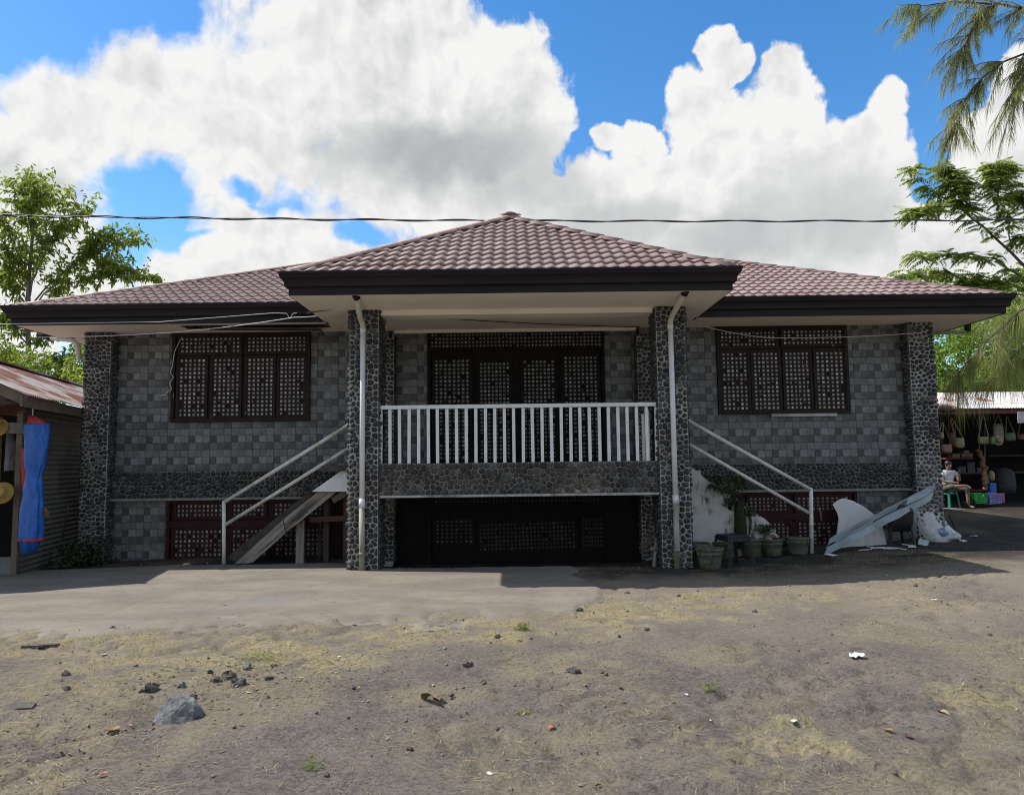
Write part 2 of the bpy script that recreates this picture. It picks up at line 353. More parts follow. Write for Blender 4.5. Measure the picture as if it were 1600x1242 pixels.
damp_shade = np.maximum(damp_shade, sm(-GX, 5.0, 6.2) * sm(GY, 10.5, 11.6)); damp_shade = np.maximum(damp_shade, sm(GY, 11.5, 11.7)); damp_shade = np.where(GY > 30, 0.3, damp_shade)  # darkened too where shed and balcony shade the ground
fattr(me, 'damp_shade', damp_shade.ravel()[used])
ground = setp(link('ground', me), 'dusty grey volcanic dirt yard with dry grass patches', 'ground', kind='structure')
# dusty concrete apron before the house: a sheet that sinks into the dirt at its ragged edge
ax, ay = np.meshgrid(np.arange(-9.0, 2.6, .05), np.arange(6.8, 13.4, .05)); apx, apy = project(ax, ay, 0 * ax)
edge_y = np.interp(apx, [-400, 100, 300, 560, 800, 900, 935, 960, 1000], [1000, 992, 986, 970, 966, 953, 935, 905, 880])
sd = (edge_y - apy) / 14.0 + 3.4 * (fbm(ax * 1.6, ay * 1.6, 5, 111, .6) - .5) - .2
sd = np.minimum(sd, (1.15 + .5 * (fbm(ax * 1.3, ay * 1.3, 4, 112) - .5) - ax) * 6 - sm(ay, 9.5, 10.5) * 1.5)
sd = np.minimum(sd, (np.where(ax > -2.55, 11.62, 12.25) + .25 * (fbm(ax * 2.2, ay * 2.2, 3, 119) - .5) - ay) * 9)
lift = -.045 + .063 * sm(sd, -.5, .45)
az_ = gbase(ax, ay) + lift + .006 * (fbm(ax * 2, ay * 2, 4, 115) - .5) - .012 * np.maximum(.02 - np.abs(fbm(ax * .55 + 3, ay * .8, 3, 117) - .5), 0) / .02 + .008
me, used = gridmesh('concrete_apron', ax, ay, az_, keep=sd > -.8)
am = bpy.data.materials.new('dusty_concrete'); am.use_nodes = True; T = NT(am.node_tree); b = am.node_tree.nodes['Principled BSDF']
pos = T.new('ShaderNodeNewGeometry').outputs['Position']
c = T.mix(T.ramp(T.noise(T.v('MULTIPLY', pos, (.7, 1.6, 1)), 1.1, 7, .62), .35, .65), (.155, .136, .112), (.212, .184, .147))
c = T.mix(T.ramp(T.noise(pos, 9, 6, .7), .5, .75), c, (.135, .119, .10))
c = T.mix(T.m('MULTIPLY', T.ramp(T.noise(pos, 45, 5, .85), .52, .68), .6), c, (.085, .077, .068))
c = T.mix(T.ramp(T.noise(T.v('MULTIPLY', pos, (.5, 1.2, 1)), .9, 4, .5, dist=.8), .6, .72), c, (.165, .156, .146))
cr = T.m('ABSOLUTE', T.m('SUBTRACT', T.noise(pos, .8, 5, .6), .5))
c = T.mix(T.ramp(cr, .0015, .005, .3, 0), c, (.06, .055, .05))
T.put(b.inputs['Base Color'], c); b.inputs['Roughness'].default_value = .9; b.inputs['Specular IOR Level'].default_value = .2
bn = T.new('ShaderNodeBump'); bn.inputs['Strength'].default_value = .3; bn.inputs['Distance'].default_value = .01
T.put(bn.inputs['Height'], T.m('ADD', T.noise(pos, 45, 5, .7), T.m('MULTIPLY', T.noise(pos, 6, 5, .7), 1.2))); T.l.new(bn.outputs[0], b.inputs['Normal'])
me.materials.append(am)
setp(link('concrete_apron', me), 'worn dusty concrete pavement in front of the stone house', 'pavement', kind='structure')
# ------------------------------------------------------------------ batch meshes: leaves, blades, pebbles
def rawmesh(name, co, tris, mats, parent=None, n=3, shade=None, smooth=False):
    me = bpy.data.meshes.new(name); co = np.asarray(co, np.float32); q = np.asarray(tris, np.int32)
    me.vertices.add(len(co)); me.vertices.foreach_set('co', co.ravel()); me.loops.add(q.size); me.loops.foreach_set('vertex_index', q.ravel())
    me.polygons.add(len(q)); me.polygons.foreach_set('loop_start', np.arange(0, q.size, n)); me.polygons.foreach_set('loop_total', np.full(len(q), n))
    if smooth: me.polygons.foreach_set('use_smooth', np.ones(len(q), bool))
    for m in mats: me.materials.append(m)
    if shade is not None:
        a = me.attributes.new('shade', 'FLOAT', 'FACE'); a.data.foreach_set('value', np.asarray(shade, np.float32))
    me.update()
    o = link(name, me, parent, (0, 0, 0)); return o
def unit(a): return a / np.maximum(np.linalg.norm(a, axis=-1, keepdims=True), 1e-9)
def leaves(name, base, d, ln, wd, mats, parent=None, nrm=None, shade=None, fold=.18, drop=0.0):
    """folded rhombus leaves: base points, direction, length, width"""
    n = len(base); d = unit(d); r = unit(RNG.normal(size=(n, 3)) if nrm is None else nrm + .35 * RNG.normal(size=(n, 3)))
    s = unit(np.cross(d, r)); u = np.cross(s, d); ln = np.broadcast_to(np.asarray(ln, float), (n,))[:, None]; wd = np.broadcast_to(np.asarray(wd, float), (n,))[:, None]
    mid = base + d * ln * .45; tip = base + d * ln; tip[:, 2] -= drop * ln[:, 0]
    co = np.stack([base, mid + s * wd * .5 + u * wd * fold, tip, mid - s * wd * .5 + u * wd * fold], 1).reshape(-1, 3)
    i = np.arange(n)[:, None] * 4; tr = np.concatenate([i + [[0, 1, 2]], i + [[0, 2, 3]]], 1).reshape(-1, 3)
    sh = np.repeat(RNG.uniform(.65, 1.2, n) if shade is None else shade, 2)
    return rawmesh(name, co, tr, mats, parent, 3, sh)
# dry grass blades
def scatter(n, x0, x1, y0, y1, dens):
    X = RNG.uniform(x0, x1, n); Y = y0 + (y1 - y0) * RNG.uniform(0, 1, n) ** 1.0
    k = RNG.uniform(0, 1, n) < dens(X, Y); return X[k], Y[k]
mg_dry = mk('dry_grass', (.54, .45, .25), (.38, .31, .15), 3.0, .9, attr='shade', coord='World', trans=.35, spec=.1)
mg_green = mk('green_grass', (.27, .32, .10), (.40, .38, .17), 5.0, .8, attr='shade', coord='World', trans=.25, spec=.1)
def blades(name, X, Y, hmin, hmax, w, mat, lean=.9):
    n = len(X); Z = gz(X, Y) - .002; a = RNG.uniform(0, 2 * np.pi, n); h = RNG.uniform(hmin, hmax, n); l = h * RNG.uniform(.2, lean, n)
    base = np.stack([X, Y, Z], -1); b2 = RNG.uniform(0, 2 * np.pi, n); off = np.stack([np.cos(b2), np.sin(b2), 0 * b2], -1) * (w / 2)
    mid = base + np.stack([np.cos(a) * l * .45, np.sin(a) * l * .45, h * .6], -1); tip = base + np.stack([np.cos(a) * l, np.sin(a) * l, h * .8], -1)
    co = np.stack([base - off, base + off, mid + off * .7, mid - off * .7, tip], 1).reshape(-1, 3); i = np.arange(n)[:, None] * 5
    tr = np.concatenate([i + [[0, 1, 2]], i + [[0, 2, 3]], i + [[3, 2, 4]]], 1).reshape(-1, 3)
    return rawmesh(name, co, tr, [mat], None, 3, np.repeat(RNG.uniform(.6, 1.25, n), 3))
X, Y = scatter(900000, -6.5, 6.5, 2.6, 11.6, lambda x, y: gmask(x, y) ** 1.6 * (.28 + .7 * sm(fbm(x * 7, y * 7, 3, 131), .4, .7)))
setp(blades('dry_grass', X, Y, .006, .026, .0028, mg_dry, 1.9), 'sparse short dry yellow grass over the yard', 'grass', kind='stuff')
X, Y = scatter(140000, -6.5, 6.5, 2.6, 11.5, lambda x, y: gmask(x, y) ** 2 * sm(fbm(x * 2.3, y * 2.3, 3, 141), .52, .66) * .8)
setp(blades('green_grass', X, Y, .012, .045, .0045, mg_green, 1.3), 'short green blades among the dry grass', 'grass', kind='stuff')
# straw lying flat on the dirt
X, Y = scatter(26000, -5.5, 5.5, 2.6, 9.0, lambda x, y: .12 + .5 * sm(fbm(x * 1.3, y * 1.3, 4, 151), .5, .65))
n = len(X); a = RNG.uniform(0, np.pi, n); L = RNG.uniform(.02, .10, n); mid = np.stack([X, Y, gz(X, Y) + .006], -1); dv = np.stack([np.cos(a), np.sin(a), RNG.normal(0, .04, n)], -1) * L[:, None] / 2
sd_ = np.stack([-np.sin(a), np.cos(a), 0 * a], -1) * .0013
bend = sd_ * (RNG.normal(0, 6, n))[:, None]
co = np.stack([mid - dv - sd_, mid - dv + sd_, mid + bend + sd_, mid + bend - sd_, mid + dv + sd_, mid + dv - sd_], 1).reshape(-1, 3)
i = np.arange(n)[:, None] * 6; tr = np.concatenate([i + [[0, 1, 2]], i + [[0, 2, 3]], i + [[3, 2, 4]], i + [[3, 4, 5]]], 1).reshape(-1, 3)
m_straw = mk('straw', (.42, .34, .20), (.24, .17, .10), 2.0, .9, attr='shade', coord='World', spec=.1)
setp(rawmesh('straw', co, tr, [m_straw], None, 3, np.repeat(RNG.uniform(.6, 1.2, n), 4)), 'scattered dry straw lying on the dirt', 'straw', kind='stuff')
# grit and pebbles
X, Y = scatter(24000, -7.5, 9, 2.6, 13.0, lambda x, y: .10 + .7 * sm(fbm(x * 1.2, y * 1.2, 4, 161), .5, .66))
n = len(X); R = np.clip(RNG.lognormal(-5.35, .55, n), .0022, .022)[:, None]
oc = np.array([[1, 0, 0], [0, 1, 0], [-1, 0, 0], [0, -1, 0], [0, 0, .8], [0, 0, -.6], [.6, .6, .5], [-.6, -.5, .55]])
c0 = np.stack([X, Y, gz(X, Y) + R[:, 0] * .25], -1)
co = (c0[:, None, :] + (oc[None] * RNG.uniform(.6, 1.3, (n, 8, 3))) * R[:, :, None]).reshape(-1, 3)
fo = np.array([[0, 6, 4], [6, 1, 4], [1, 2, 4], [2, 7, 4], [7, 3, 4], [3, 0, 4], [0, 1, 6], [2, 3, 7], [1, 0, 5], [2, 1, 5], [3, 2, 5], [0, 3, 5]])
tr = (np.arange(n)[:, None, None] * 8 + fo[None]).reshape(-1, 3)
m_grit = mk('grit', (.12, .11, .10), (.24, .21, .17), 1.5, .9, attr='shade', coord='World', spec=.2)
setp(rawmesh('gravel', co, tr, [m_grit], None, 3, np.repeat(RNG.uniform(.35, 1.7, n) , 12)), 'fine dark grit strewn over the yard', 'gravel', kind='stuff')
# ------------------------------------------------------------------ house
HOUSE = thing('house', (0, 16, 0), 'low stone-clad bungalow with brown tiled hip roof and central balcony', 'house')
YW = 13.30
m_mortar = mk('mortar', (.46, .445, .42), (.28, .27, .25), 9, .95, .5, 60, coord='World', c3=(.10, .10, .085), s3=1.4, t3=(.52, .72), spec=.2)
m_mortar2 = mk('beam_mortar', (.25, .24, .22), (.17, .16, .14), 9, .95, .5, 60, coord='World', spec=.2)
m_stone = mk('lava_stone', (.018, .018, .019), (.040, .039, .037), 25, .62, .6, 70, attr='shade', coord='World', c3=(.12, .108, .09), s3=1.1, t3=(.56, .76), spec=.45)
m_stone2 = mk('weathered_stone', (.062, .059, .055), (.036, .035, .034), 22, .75, .6, 70, attr='shade', coord='World', c3=(.16, .13, .10), s3=1.3, t3=(.52, .72), spec=.3)
m_tile = mk('slate_print_tile', (.104, .105, .101), (.165, .164, .157), 14, .48, .5, 45, attr='shade', objrand=.12, spec=.45)
m_grout = mk('grout', (.22, .22, .215), (.16, .16, .155), 8, .9, coord='World')
m_plaster = mk('plaster', (.35, .34, .31), (.27, .26, .24), 3, .9, .2, coord='World')
m_soffit = mk('soffit_paint', (.86, .80, .69), (.79, .725, .62), 1.3, .75, .05, coord='World', c3=(.62, .55, .45), s3=.9, t3=(.6, .85))
m_fascia = mk('fascia_paint', (.012, .009, .010), (.022, .016, .017), 5, .6, .05, coord='World', stretch=(.15, 1, 1), spec=.18)
m_roof = mk('roof_tile_paint', (.245, .170, .155), (.30, .222, .205), 1.7, .55, .12, 120, coord='World', c3=(.20, .125, .105), s3=.7, t3=(.5, .75), objrand=.07, spec=.35)
m_cap = mk('roof_cap_paint', (.235, .150, .132), (.27, .185, .168), 2.0, .55, .05, coord='World', objrand=.05, spec=.35)
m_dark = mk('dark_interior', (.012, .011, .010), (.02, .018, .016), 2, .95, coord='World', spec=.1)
m_frame = mk('window_wood', (.018, .012, .010), (.032, .019, .015), 8, .55, .25, 50, coord='World', c3=(.24, .20, .17), s3=13, t3=(.64, .74), stretch=(1, 1, .35), spec=.12)
m_frame_red = mk('basement_window_wood', (.036, .010, .010), (.022, .008, .008), 6, .55, .2, 50, coord='World', c3=(.20, .16, .14), s3=13, t3=(.72, .82), spec=.15)
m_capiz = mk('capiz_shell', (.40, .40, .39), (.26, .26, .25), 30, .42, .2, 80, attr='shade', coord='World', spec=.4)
m_white = mk('white_paint', (.70, .70, .69), (.60, .60, .585), 7, .5, .05, coord='World', c3=(.40, .38, .33), s3=9, t3=(.66, .8), spec=.4)
m_pipe = mk('white_pvc', (.66, .66, .67), (.57, .57, .56), 5, .35, coord='World', c3=(.40, .39, .30), s3=3, t3=(.6, .8), spec=.5)
m_pipe_old = mk('stained_pvc', (.31, .30, .24), (.17, .16, .11), 7, .6, .15, coord='World', stretch=(1, 1, .3), c3=(.09, .10, .05), s3=4, t3=(.52, .72))
m_rail = mk('rail_paint', (.62, .61, .57), (.46, .45, .38), 6, .5, .05, coord='World', c3=(.28, .29, .13), s3=4.5, t3=(.53, .70))

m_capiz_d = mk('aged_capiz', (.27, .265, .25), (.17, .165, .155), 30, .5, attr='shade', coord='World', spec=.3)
m_shade_capiz = mk('shade_dark_capiz', (.085, .082, .075), (.05, .048, .044), 30, .7, attr='shade', coord='World', spec=.2)  # dusty shells, darkened further for the shade under the balcony
m_shade_wood = mk('shade_dark_wood', (.012, .010, .009), (.018, .014, .013), 8, .8, coord='World', spec=.1)  # near-black wood, under-balcony shade put into its colour
# --- pebble facing: relaxed Voronoi cells turned into low domes
def clip(poly, px_, py_, nx_, ny_):
    out = []; n = len(poly)
    for i in range(n):
        a = poly[i]; b_ = poly[(i + 1) % n]; da = (a[0] - px_) * nx_ + (a[1] - py_) * ny_; db = (b_[0] - px_) * nx_ + (b_[1] - py_) * ny_
        if da <= 0: out.append(a)
        if (da < 0 < db) or (db < 0 < da):
            t = da / (da - db); out.append((a[0] + (b_[0] - a[0]) * t, a[1] + (b_[1] - a[1]) * t))
    return out
def area_c(p):
    A = cx = cy = 0.0
    for i in range(len(p)):
        x0, y0 = p[i]; x1, y1 = p[(i + 1) % len(p)]; q = x0 * y1 - x1 * y0; A += q; cx += (x0 + x1) * q; cy += (y0 + y1) * q
    A *= .5
    return (abs(A), cx / (6 * A), cy / (6 * A)) if abs(A) > 1e-9 else (0, p[0][0], p[0][1])
def cells(w, h, s, rnd, sq=1.0):
    pts = []; row = 0; y = s * .45
    while y < h:
        x = s * (.5 if row % 2 else .1) * rnd.uniform(.6, 1.4)
        while x < w: pts.append((x + rnd.uniform(-.42, .42) * s, min(max(y + rnd.uniform(-.4, .4) * s, .01), h - .01))); x += s * rnd.uniform(.75, 1.3)
        y += s * .86 * sq; row += 1
    pts = [(min(max(x, .01), w - .01), y) for x, y in pts]
    for it in range(3):
        buck = {}
        for i, q in enumerate(pts): buck.setdefault((int(q[0] / s), int(q[1] / s)), []).append(i)
        res = []
        for i, (x, y) in enumerate(pts):
            poly = [(0, 0), (w, 0), (w, h), (0, h)]; bx, by = int(x / s), int(y / s)
            for ix in range(bx - 2, bx + 3):
                for iy in range(by - 2, by + 3):
                    for j in buck.get((ix, iy), ()):
                        if j == i: continue
                        qx, qy = pts[j]; ex, ey = qx - x, qy - y
                        if ex * ex + ey * ey < 1e-8: continue
                        poly = clip(poly, (x + qx) / 2, (y + qy) / 2, ex, ey)
                        if len(poly) < 3: break
            res.append(poly)
        if it < 2: pts = [(lambda a: (a[1] * .6 + q[0] * .4, a[2] * .6 + q[1] * .4))(area_c(p_)) if len(p_) > 2 else q for p_, q in zip(res, pts)]
    return [p_ for p_ in res if len(p_) > 2 and area_c(p_)[0] > 2e-4]
STONES = []                                                    # (area, parent, verts, faces, shade, mat)
def face_stones(parent, O, A, B, N, w, h, s, seed, gap=.0045, hgt=.036, mat=None, single=False, keep=1.0, light=None):
    rnd = random.Random(seed); O, A, B, N = Vector(O), Vector(A), Vector(B), Vector(N); acc = MB(); mat = mat or m_stone
    for poly in cells(w, h, s, rnd):
        if rnd.random() > keep: continue
        ar, cx, cy = area_c(poly); sz = math.sqrt(ar); k = max(.6, 1 - gap * rnd.uniform(.25, 2.6) * 2 / sz)
        pl = []
        for i in range(len(poly)):                             # corner cutting rounds the stone
            a, b_ = poly[i], poly[(i + 1) % len(poly)]; pl += [(a[0] * .8 + b_[0] * .2, a[1] * .8 + b_[1] * .2), (a[0] * .2 + b_[0] * .8, a[1] * .2 + b_[1] * .8)]
        if len(pl) > 14: pl = [pl[int(i * len(pl) / 14)] for i in range(14)]
        pl = [(cx + (x - cx) * k, cy + (y - cy) * k) for x, y in pl]; n = len(pl)
        hh = hgt * rnd.uniform(.7, 1.35) * min(1.3, sz / .085); tx, ty = rnd.uniform(-.18, .18), rnd.uniform(-.18, .18)
        vs = []
        for q, z in ((1.0, -.006), (.88, .62), (.5, .98)):
            for (x, y) in pl:
                X_, Y_ = cx + (x - cx) * q, cy + (y - cy) * q
                zz = z * hh + (tx * (x - cx) + ty * (y - cy)) * (q < 1) if z > 0 else z
                vs.append(O + A * X_ + B * Y_ + N * zz)
        fs = [(r * n + i, r * n + (i + 1) % n, (r + 1) * n + (i + 1) % n, (r + 1) * n + i) for r in (0, 1) for i in range(n)] + [tuple(2 * n + i for i in range(n))]
        if A.cross(B).dot(N) < 0: fs = [tuple(reversed(f)) for f in fs]
        sh = rnd.uniform(.55, 1.5) if rnd.random() < .9 else rnd.uniform(1.6, 2.6)
        if light and rnd.random() < light(O + A * cx + B * cy): sh = rnd.uniform(2.2, 5.0)
        if single: STONES.append((ar, parent, vs, fs, sh, mat))
        else: acc.add(vs, fs, sh)
    if acc.v: acc.build('stone_facing', mat, parent, smooth=True, kind='stuff')
def column(name, x0, x1, y0, y1, z0, z1, s, seed, single, left=True, right=True, light=None, gap=.005):
    c_ = MB().box(x0, x1, y0, y1, z0, z1).build(name, m_mortar, HOUSE)
    face_stones(c_, (x0, y0, z0), (1, 0, 0), (0, 0, 1), (0, -1, 0), x1 - x0, z1 - z0, s, seed, single=single, light=light, gap=gap)
    if right: face_stones(c_, (x1, y0, z0), (0, 1, 0), (0, 0, 1), (1, 0, 0), y1 - y0, z1 - z0, s, seed + 1, gap=gap)
    if left: face_stones(c_, (x0, y0, z0), (0, 1, 0), (0, 0, 1), (-1, 0, 0), y1 - y0, z1 - z0, s, seed + 2, gap=gap)
    return c_
ZC = 4.042                                                     # soffit / ceiling height
cL = column('portico_column', -2.53, -2.08, 11.40, 11.86, -.15, ZC, .094, 10, True)
cR = column('portico_column', 2.27, 2.72, 11.40, 11.86, -.15, ZC, .094, 20, True)
pale = lambda p: .85 * float(sm(1.65 - p.z, -.25, .25)) if p.x > 7.2 - .1 * p.z else 0
pL = column('corner_pillar', -7.64, -7.18, 13.06, 13.5, -.2, ZC, .085, 30, False, light=lambda p: .25 * float(sm(p.z, 1.0, .5) + sm(p.z, 1.4, 1.9) * sm(p.z, 2.6, 2.2)))
pR = column('corner_pillar', 7.12, 7.56, 13.06, 13.5, -.1, ZC, .088, 40, False, light=pale, gap=.006)
column('wall_pilaster', -2.37, -2.12, 13.12, 13.5, -.1, ZC - .12, .085, 50, False)
column('wall_pilaster', 2.26, 2.62, 13.12, 13.5, -.1, ZC - .12, .085, 60, False)
def band(x0, x1, yf, z0, z1, s, seed, single=False, mm=None, sm_=None, gap=.0032, yb=None):
    c_ = MB().box(x0, x1, yf, yb or YW + .2, z0, z1).build('stone_band', mm or m_mortar2, HOUSE)
    MB().box(x0, x1, yf - .030, yf - .001, z0 - .028, z0 + .012).build('drip_edge', m_mortar2, c_)
    face_stones(c_, (x0, yf, z0 + .012), (1, 0, 0), (0, 0, 1), (0, -1, 0), x1 - x0, z1 - z0 - .012, s, seed, single=single, mat=sm_, gap=gap)
    return c_
band(-7.18, -2.37, 13.20, 1.05, 1.53, .088, 70)
band(2.62, 7.12, 13.20, 1.07, 1.545, .082, 80)
bm_ = MB().box(-2.08, 2.27, 11.46, 11.62, 1.13, 1.625).build('balcony_beam', m_mortar2, HOUSE)
MB().box(-2.08, 2.27, 11.425, 11.458, 1.105, 1.14).build('drip_edge', m_mortar, bm_)
face_stones(bm_, (-2.08, 11.46, 1.14), (1, 0, 0), (0, 0, 1), (0, -1, 0), 4.35, .485, .088, 90, single=True, mat=m_stone2, gap=.0035, hgt=.032)
STONES.sort(key=lambda q: -q[0])
rest = {}
for i, (ar, par, vs, fs, sh, mt) in enumerate(STONES):
    if i < 300: MB().add(vs, fs, sh).build('stone', mt, par, smooth=True)
    else: rest.setdefault((par.name, mt.name), (par, mt, MB()))[2].add(vs, fs, sh)
for par, mt, q in rest.values(): q.build('stone_facing', mt, par, smooth=True, kind='stuff')
MB().box(-2.08, 2.27, 11.62, YW + .012, 1.40, 1.60).build('balcony_slab', m_dark, HOUSE)  # near-black: the gloom beneath the balcony is painted into the slab
# --- wall core
wall = MB().box(-7.5, 7.4, YW + .013, YW + .25, -.4, ZC).box(-7.5, -7.2, YW + .25, 27, -.4, ZC).box(7.1, 7.4, YW + .25, 27, -.4, ZC).box(-7.5, 7.4, 27, 27.2, -.4, ZC).build('wall', m_grout, HOUSE)
# --- slate-print wall tiles, 3 x 3 raised blocks each
TS = .385
SH = [[.90, .60, .42], [.36, 1.30, 1.0], [.95, .84, 1.05]]       # bottom, middle, top row
UX = [[0, .36, .68, 1], [0, .30, .66, 1], [0, .34, .64, 1]]; VZ = [0, .33, .67, 1]
TC = {}
def tile_mesh(u0, u1, v0, v1):
    key = tuple(round(q, 3) for q in (u0, u1, v0, v1))
    if key in TC: return TC[key]
    g = MB(); gr = .007; jr = .008; rnd = random.Random(5)
    for r in range(3):
        for c_ in range(3):
            a0, a1 = max(UX[r][c_] + (gr if c_ == 0 else jr), u0), min(UX[r][c_ + 1] - (gr if c_ == 2 else jr), u1)
            b0, b1 = max(VZ[r] + (gr if r == 0 else jr), v0), min(VZ[r + 1] - (gr if r == 2 else jr), v1)
            d = rnd.uniform(.0015, .005)
            if a1 - a0 < .03 or b1 - b0 < .03: continue
            e = .012; x0, x1, z0, z1 = a0 * TS, a1 * TS, b0 * TS, b1 * TS; e *= TS
            vs = [(x0, .002, z0), (x1, .002, z0), (x1, .002, z1), (x0, .002, z1)] + [(x0 + e, -d, z0 + e), (x1 - e, -d - .0015, z0 + e), (x1 - e, -d, z1 - e), (x0 + e, -d + .001, z1 - e)]
            g.add(vs, [(4, 5, 6, 7), (0, 1, 5, 4), (1, 2, 6, 5), (2, 3, 7, 6), (3, 0, 4, 7)], SH[r][c_])
    x0, x1, z0, z1 = (u0 * TS + .0015, u1 * TS - .0015, v0 * TS + .0015, v1 * TS - .0015)
    g.add([(x0, .0, z0), (x1, .0, z0), (x1, .0, z1), (x0, .0, z1), (x0, .012, z0), (x1, .012, z0), (x1, .012, z1), (x0, .012, z1)],
          [(0, 1, 2, 3), (0, 4, 5, 1), (1, 5, 6, 2), (2, 6, 7, 3), (3, 7, 4, 0)], .62)
    me = bpy.data.meshes.new('tile'); me.from_pydata(g.v, [], g.f); me.materials.append(m_tile)
    at = me.attributes.new('shade', 'FLOAT', 'FACE'); at.data.foreach_set('value', g.c); me.update(); TC[key] = me; return me
NT_ = 0
def tile_rect(x0, x1, z0, z1, ox=0.0, oz=0.0):
    global NT_
    i0, i1 = math.floor((x0 - ox) / TS), math.ceil((x1 - ox) / TS); j0, j1 = math.floor((z0 - oz) / TS), math.ceil((z1 - oz) / TS)
    for i in range(i0, i1):
        for j in range(j0, j1):
            X_, Z_ = ox + i * TS, oz + j * TS
            u0, u1 = max(0, (x0 - X_) / TS), min(1, (x1 - X_) / TS); v0, v1 = max(0, (z0 - Z_) / TS), min(1, (z1 - Z_) / TS)
            if u1 - u0 < .03 or v1 - v0 < .03: continue
            link('tile', tile_mesh(u0, u1, v0, v1), wall, (X_, YW, Z_)); NT_ += 1
zb, zt = 1.53, ZC
wl = (-6.17, -3.66, 2.42, ZC); wr = (3.73, 6.11, 2.44, ZC); dr = (-1.53, 1.69, 1.60, ZC)
tile_rect(-7.18, wl[0], wl[2], zt, -7.0, zb); tile_rect(wl[1], -2.37, wl[2], zt, -7.0, zb); tile_rect(-7.18, -2.37, zb, wl[2], -7.0, zb)
tile_rect(2.62, wr[0], wr[2], zt, 2.75, zb); tile_rect(wr[1], 7.12, wr[2], zt, 2.75, zb); tile_rect(2.62, 7.12, zb, wr[2], 2.75, zb)
tile_rect(-2.12, dr[0], 1.60, zt, -2.1, 1.6); tile_rect(dr[1], 2.26, 1.60, zt, 1.8, 1.6)
tile_rect(-7.18, -6.19, -.12, 1.05, -7.0, -.13); tile_rect(6.15, 7.12, .02, 1.07, 6.2, -.08); MB().box(-2.12, -1.53, YW - .02, YW + .012, -.2, 1.4).build('basement_wall', m_shade_wood, HOUSE); MB().box(1.69, 2.26, YW - .02, YW + .012, -.2, 1.4).build('basement_wall', m_shade_wood, HOUSE)  # basement walls coloured near-black for the shade under the balcony
# --- capiz lattice windows
def capiz(part, x0, x1, z0, z1, nx_, nz_, y, fmat, rnd, broken=.04, sash=.045, tilt=None, barf=.42, low_broken=0.0, pm=None):
    L_ = MB(); Pn = MB(); S_ = MB()
    px_, pz_ = (x1 - x0) / nx_, (z1 - z0) / nz_; bw, bh = px_ * barf, pz_ * barf
    S_.box(x0 - sash, x0, y - .020, y + .02, z0 - sash, z1 + sash).box(x1, x1 + sash, y - .020, y + .02, z0 - sash, z1 + sash)
    S_.box(x0, x1, y - .018, y + .02, z1, z1 + sash).box(x0, x1, y - .018, y + .02, z0 - sash, z0)
    for i in range(nx_ + 1):
        xc = x0 + i * px_; j = rnd.uniform(-.002, .002); L_.box(max(x0, xc - bw / 2) + j, min(x1, xc + bw / 2) + j, y - .011, y + .004, z0, z1)
    for k in range(nz_ + 1):
        zc = z0 + k * pz_; j = rnd.uniform(-.002, .002); L_.box(x0, x1, y - .008, y + .003, max(z0, zc - bh / 2) + j, min(z1, zc + bh / 2) + j)
    L_.add([(x0, y + .012, z0), (x1, y + .012, z0), (x1, y + .012, z1), (x0, y + .012, z1)], [(0, 1, 2, 3)])
    for i in range(nx_):
        for k in range(nz_):
            fr = k / max(1, nz_ - 1); r = rnd.random()
            if r < broken + low_broken * max(0, .5 - abs(fr - .35)) : 
                if rnd.random() < .5: continue
                q = rnd.uniform(.3, .7)
            else: q = 1.0
            xa, xb, za, zb_ = x0 + i * px_ + bw * .4, x0 + (i + 1) * px_ - bw * .4, z0 + k * pz_ + bh * .4, z0 + (k + 1) * pz_ - bh * .4
            if q < 1:
                if rnd.random() < .5: xb = xa + (xb - xa) * q
                else: za = zb_ - (zb_ - za) * q
            t = rnd.uniform(-.003, .003); u = rnd.uniform(-.003, .003)
            sh = rnd.uniform(.55, 1.0) if rnd.random() < .88 else rnd.uniform(1.1, 1.6)
            Pn.add([(xa, y + .001 + t, za), (xb, y + .001 + u, za), (xb, y + .001 - t, zb_), (xa, y + .001 - u, zb_)], [(0, 1, 2, 3)], sh)
    if tilt:
        for g in (L_, Pn, S_):
            cx, cz = (x0 + x1) / 2, (z0 + z1) / 2; ca, sa = math.cos(tilt), math.sin(tilt)
            g.v = [(cx + (a - cx) * ca - (c_ - cz) * sa, b_, cz + (a - cx) * sa + (c_ - cz) * ca) for a, b_, c_ in g.v]
    S_.build('sash', fmat, part); L_.build('lattice', fmat, part); Pn.build('capiz_panes', pm or m_capiz, part, kind='stuff')
def window(name, rect, panels, fmat, y=YW - .02, frame=.06, seed=1, mull=(), label=None, back=True, **kw):
    x0, x1, z0, z1 = rect; w_ = empty(name, HOUSE, ((x0 + x1) / 2, y, z0)); rnd = random.Random(seed)
    if label: w_['label'] = label
    f = MB().box(x0, x0 + frame, y - .035, YW + .012, z0, z1).box(x1 - frame, x1, y - .035, YW + .012, z0, z1)
    f.box(x0 + frame, x1 - frame, y - .032, YW + .012, z1 - frame, z1 - .001).box(x0 + frame, x1 - frame, y - .045, YW + .012, z0, z0 + frame)
    for (a0, a1, b0, b1) in mull: f.box(a0, a1, y - .028, YW + .012, b0, b1)
    f.build('frame', fmat, w_)
    if back: MB().add([(x0, y + .026, z0), (x1, y + .026, z0), (x1, y + .026, z1), (x0, y + .026, z1)], [(0, 1, 2, 3)]).build('backing', m_frame if fmat is m_frame else fmat, w_)
    for q in panels:
        capiz(w_, *q[:6], y, fmat, rnd, **{**kw, **(q[6] if len(q) > 6 else {})})
    return w_
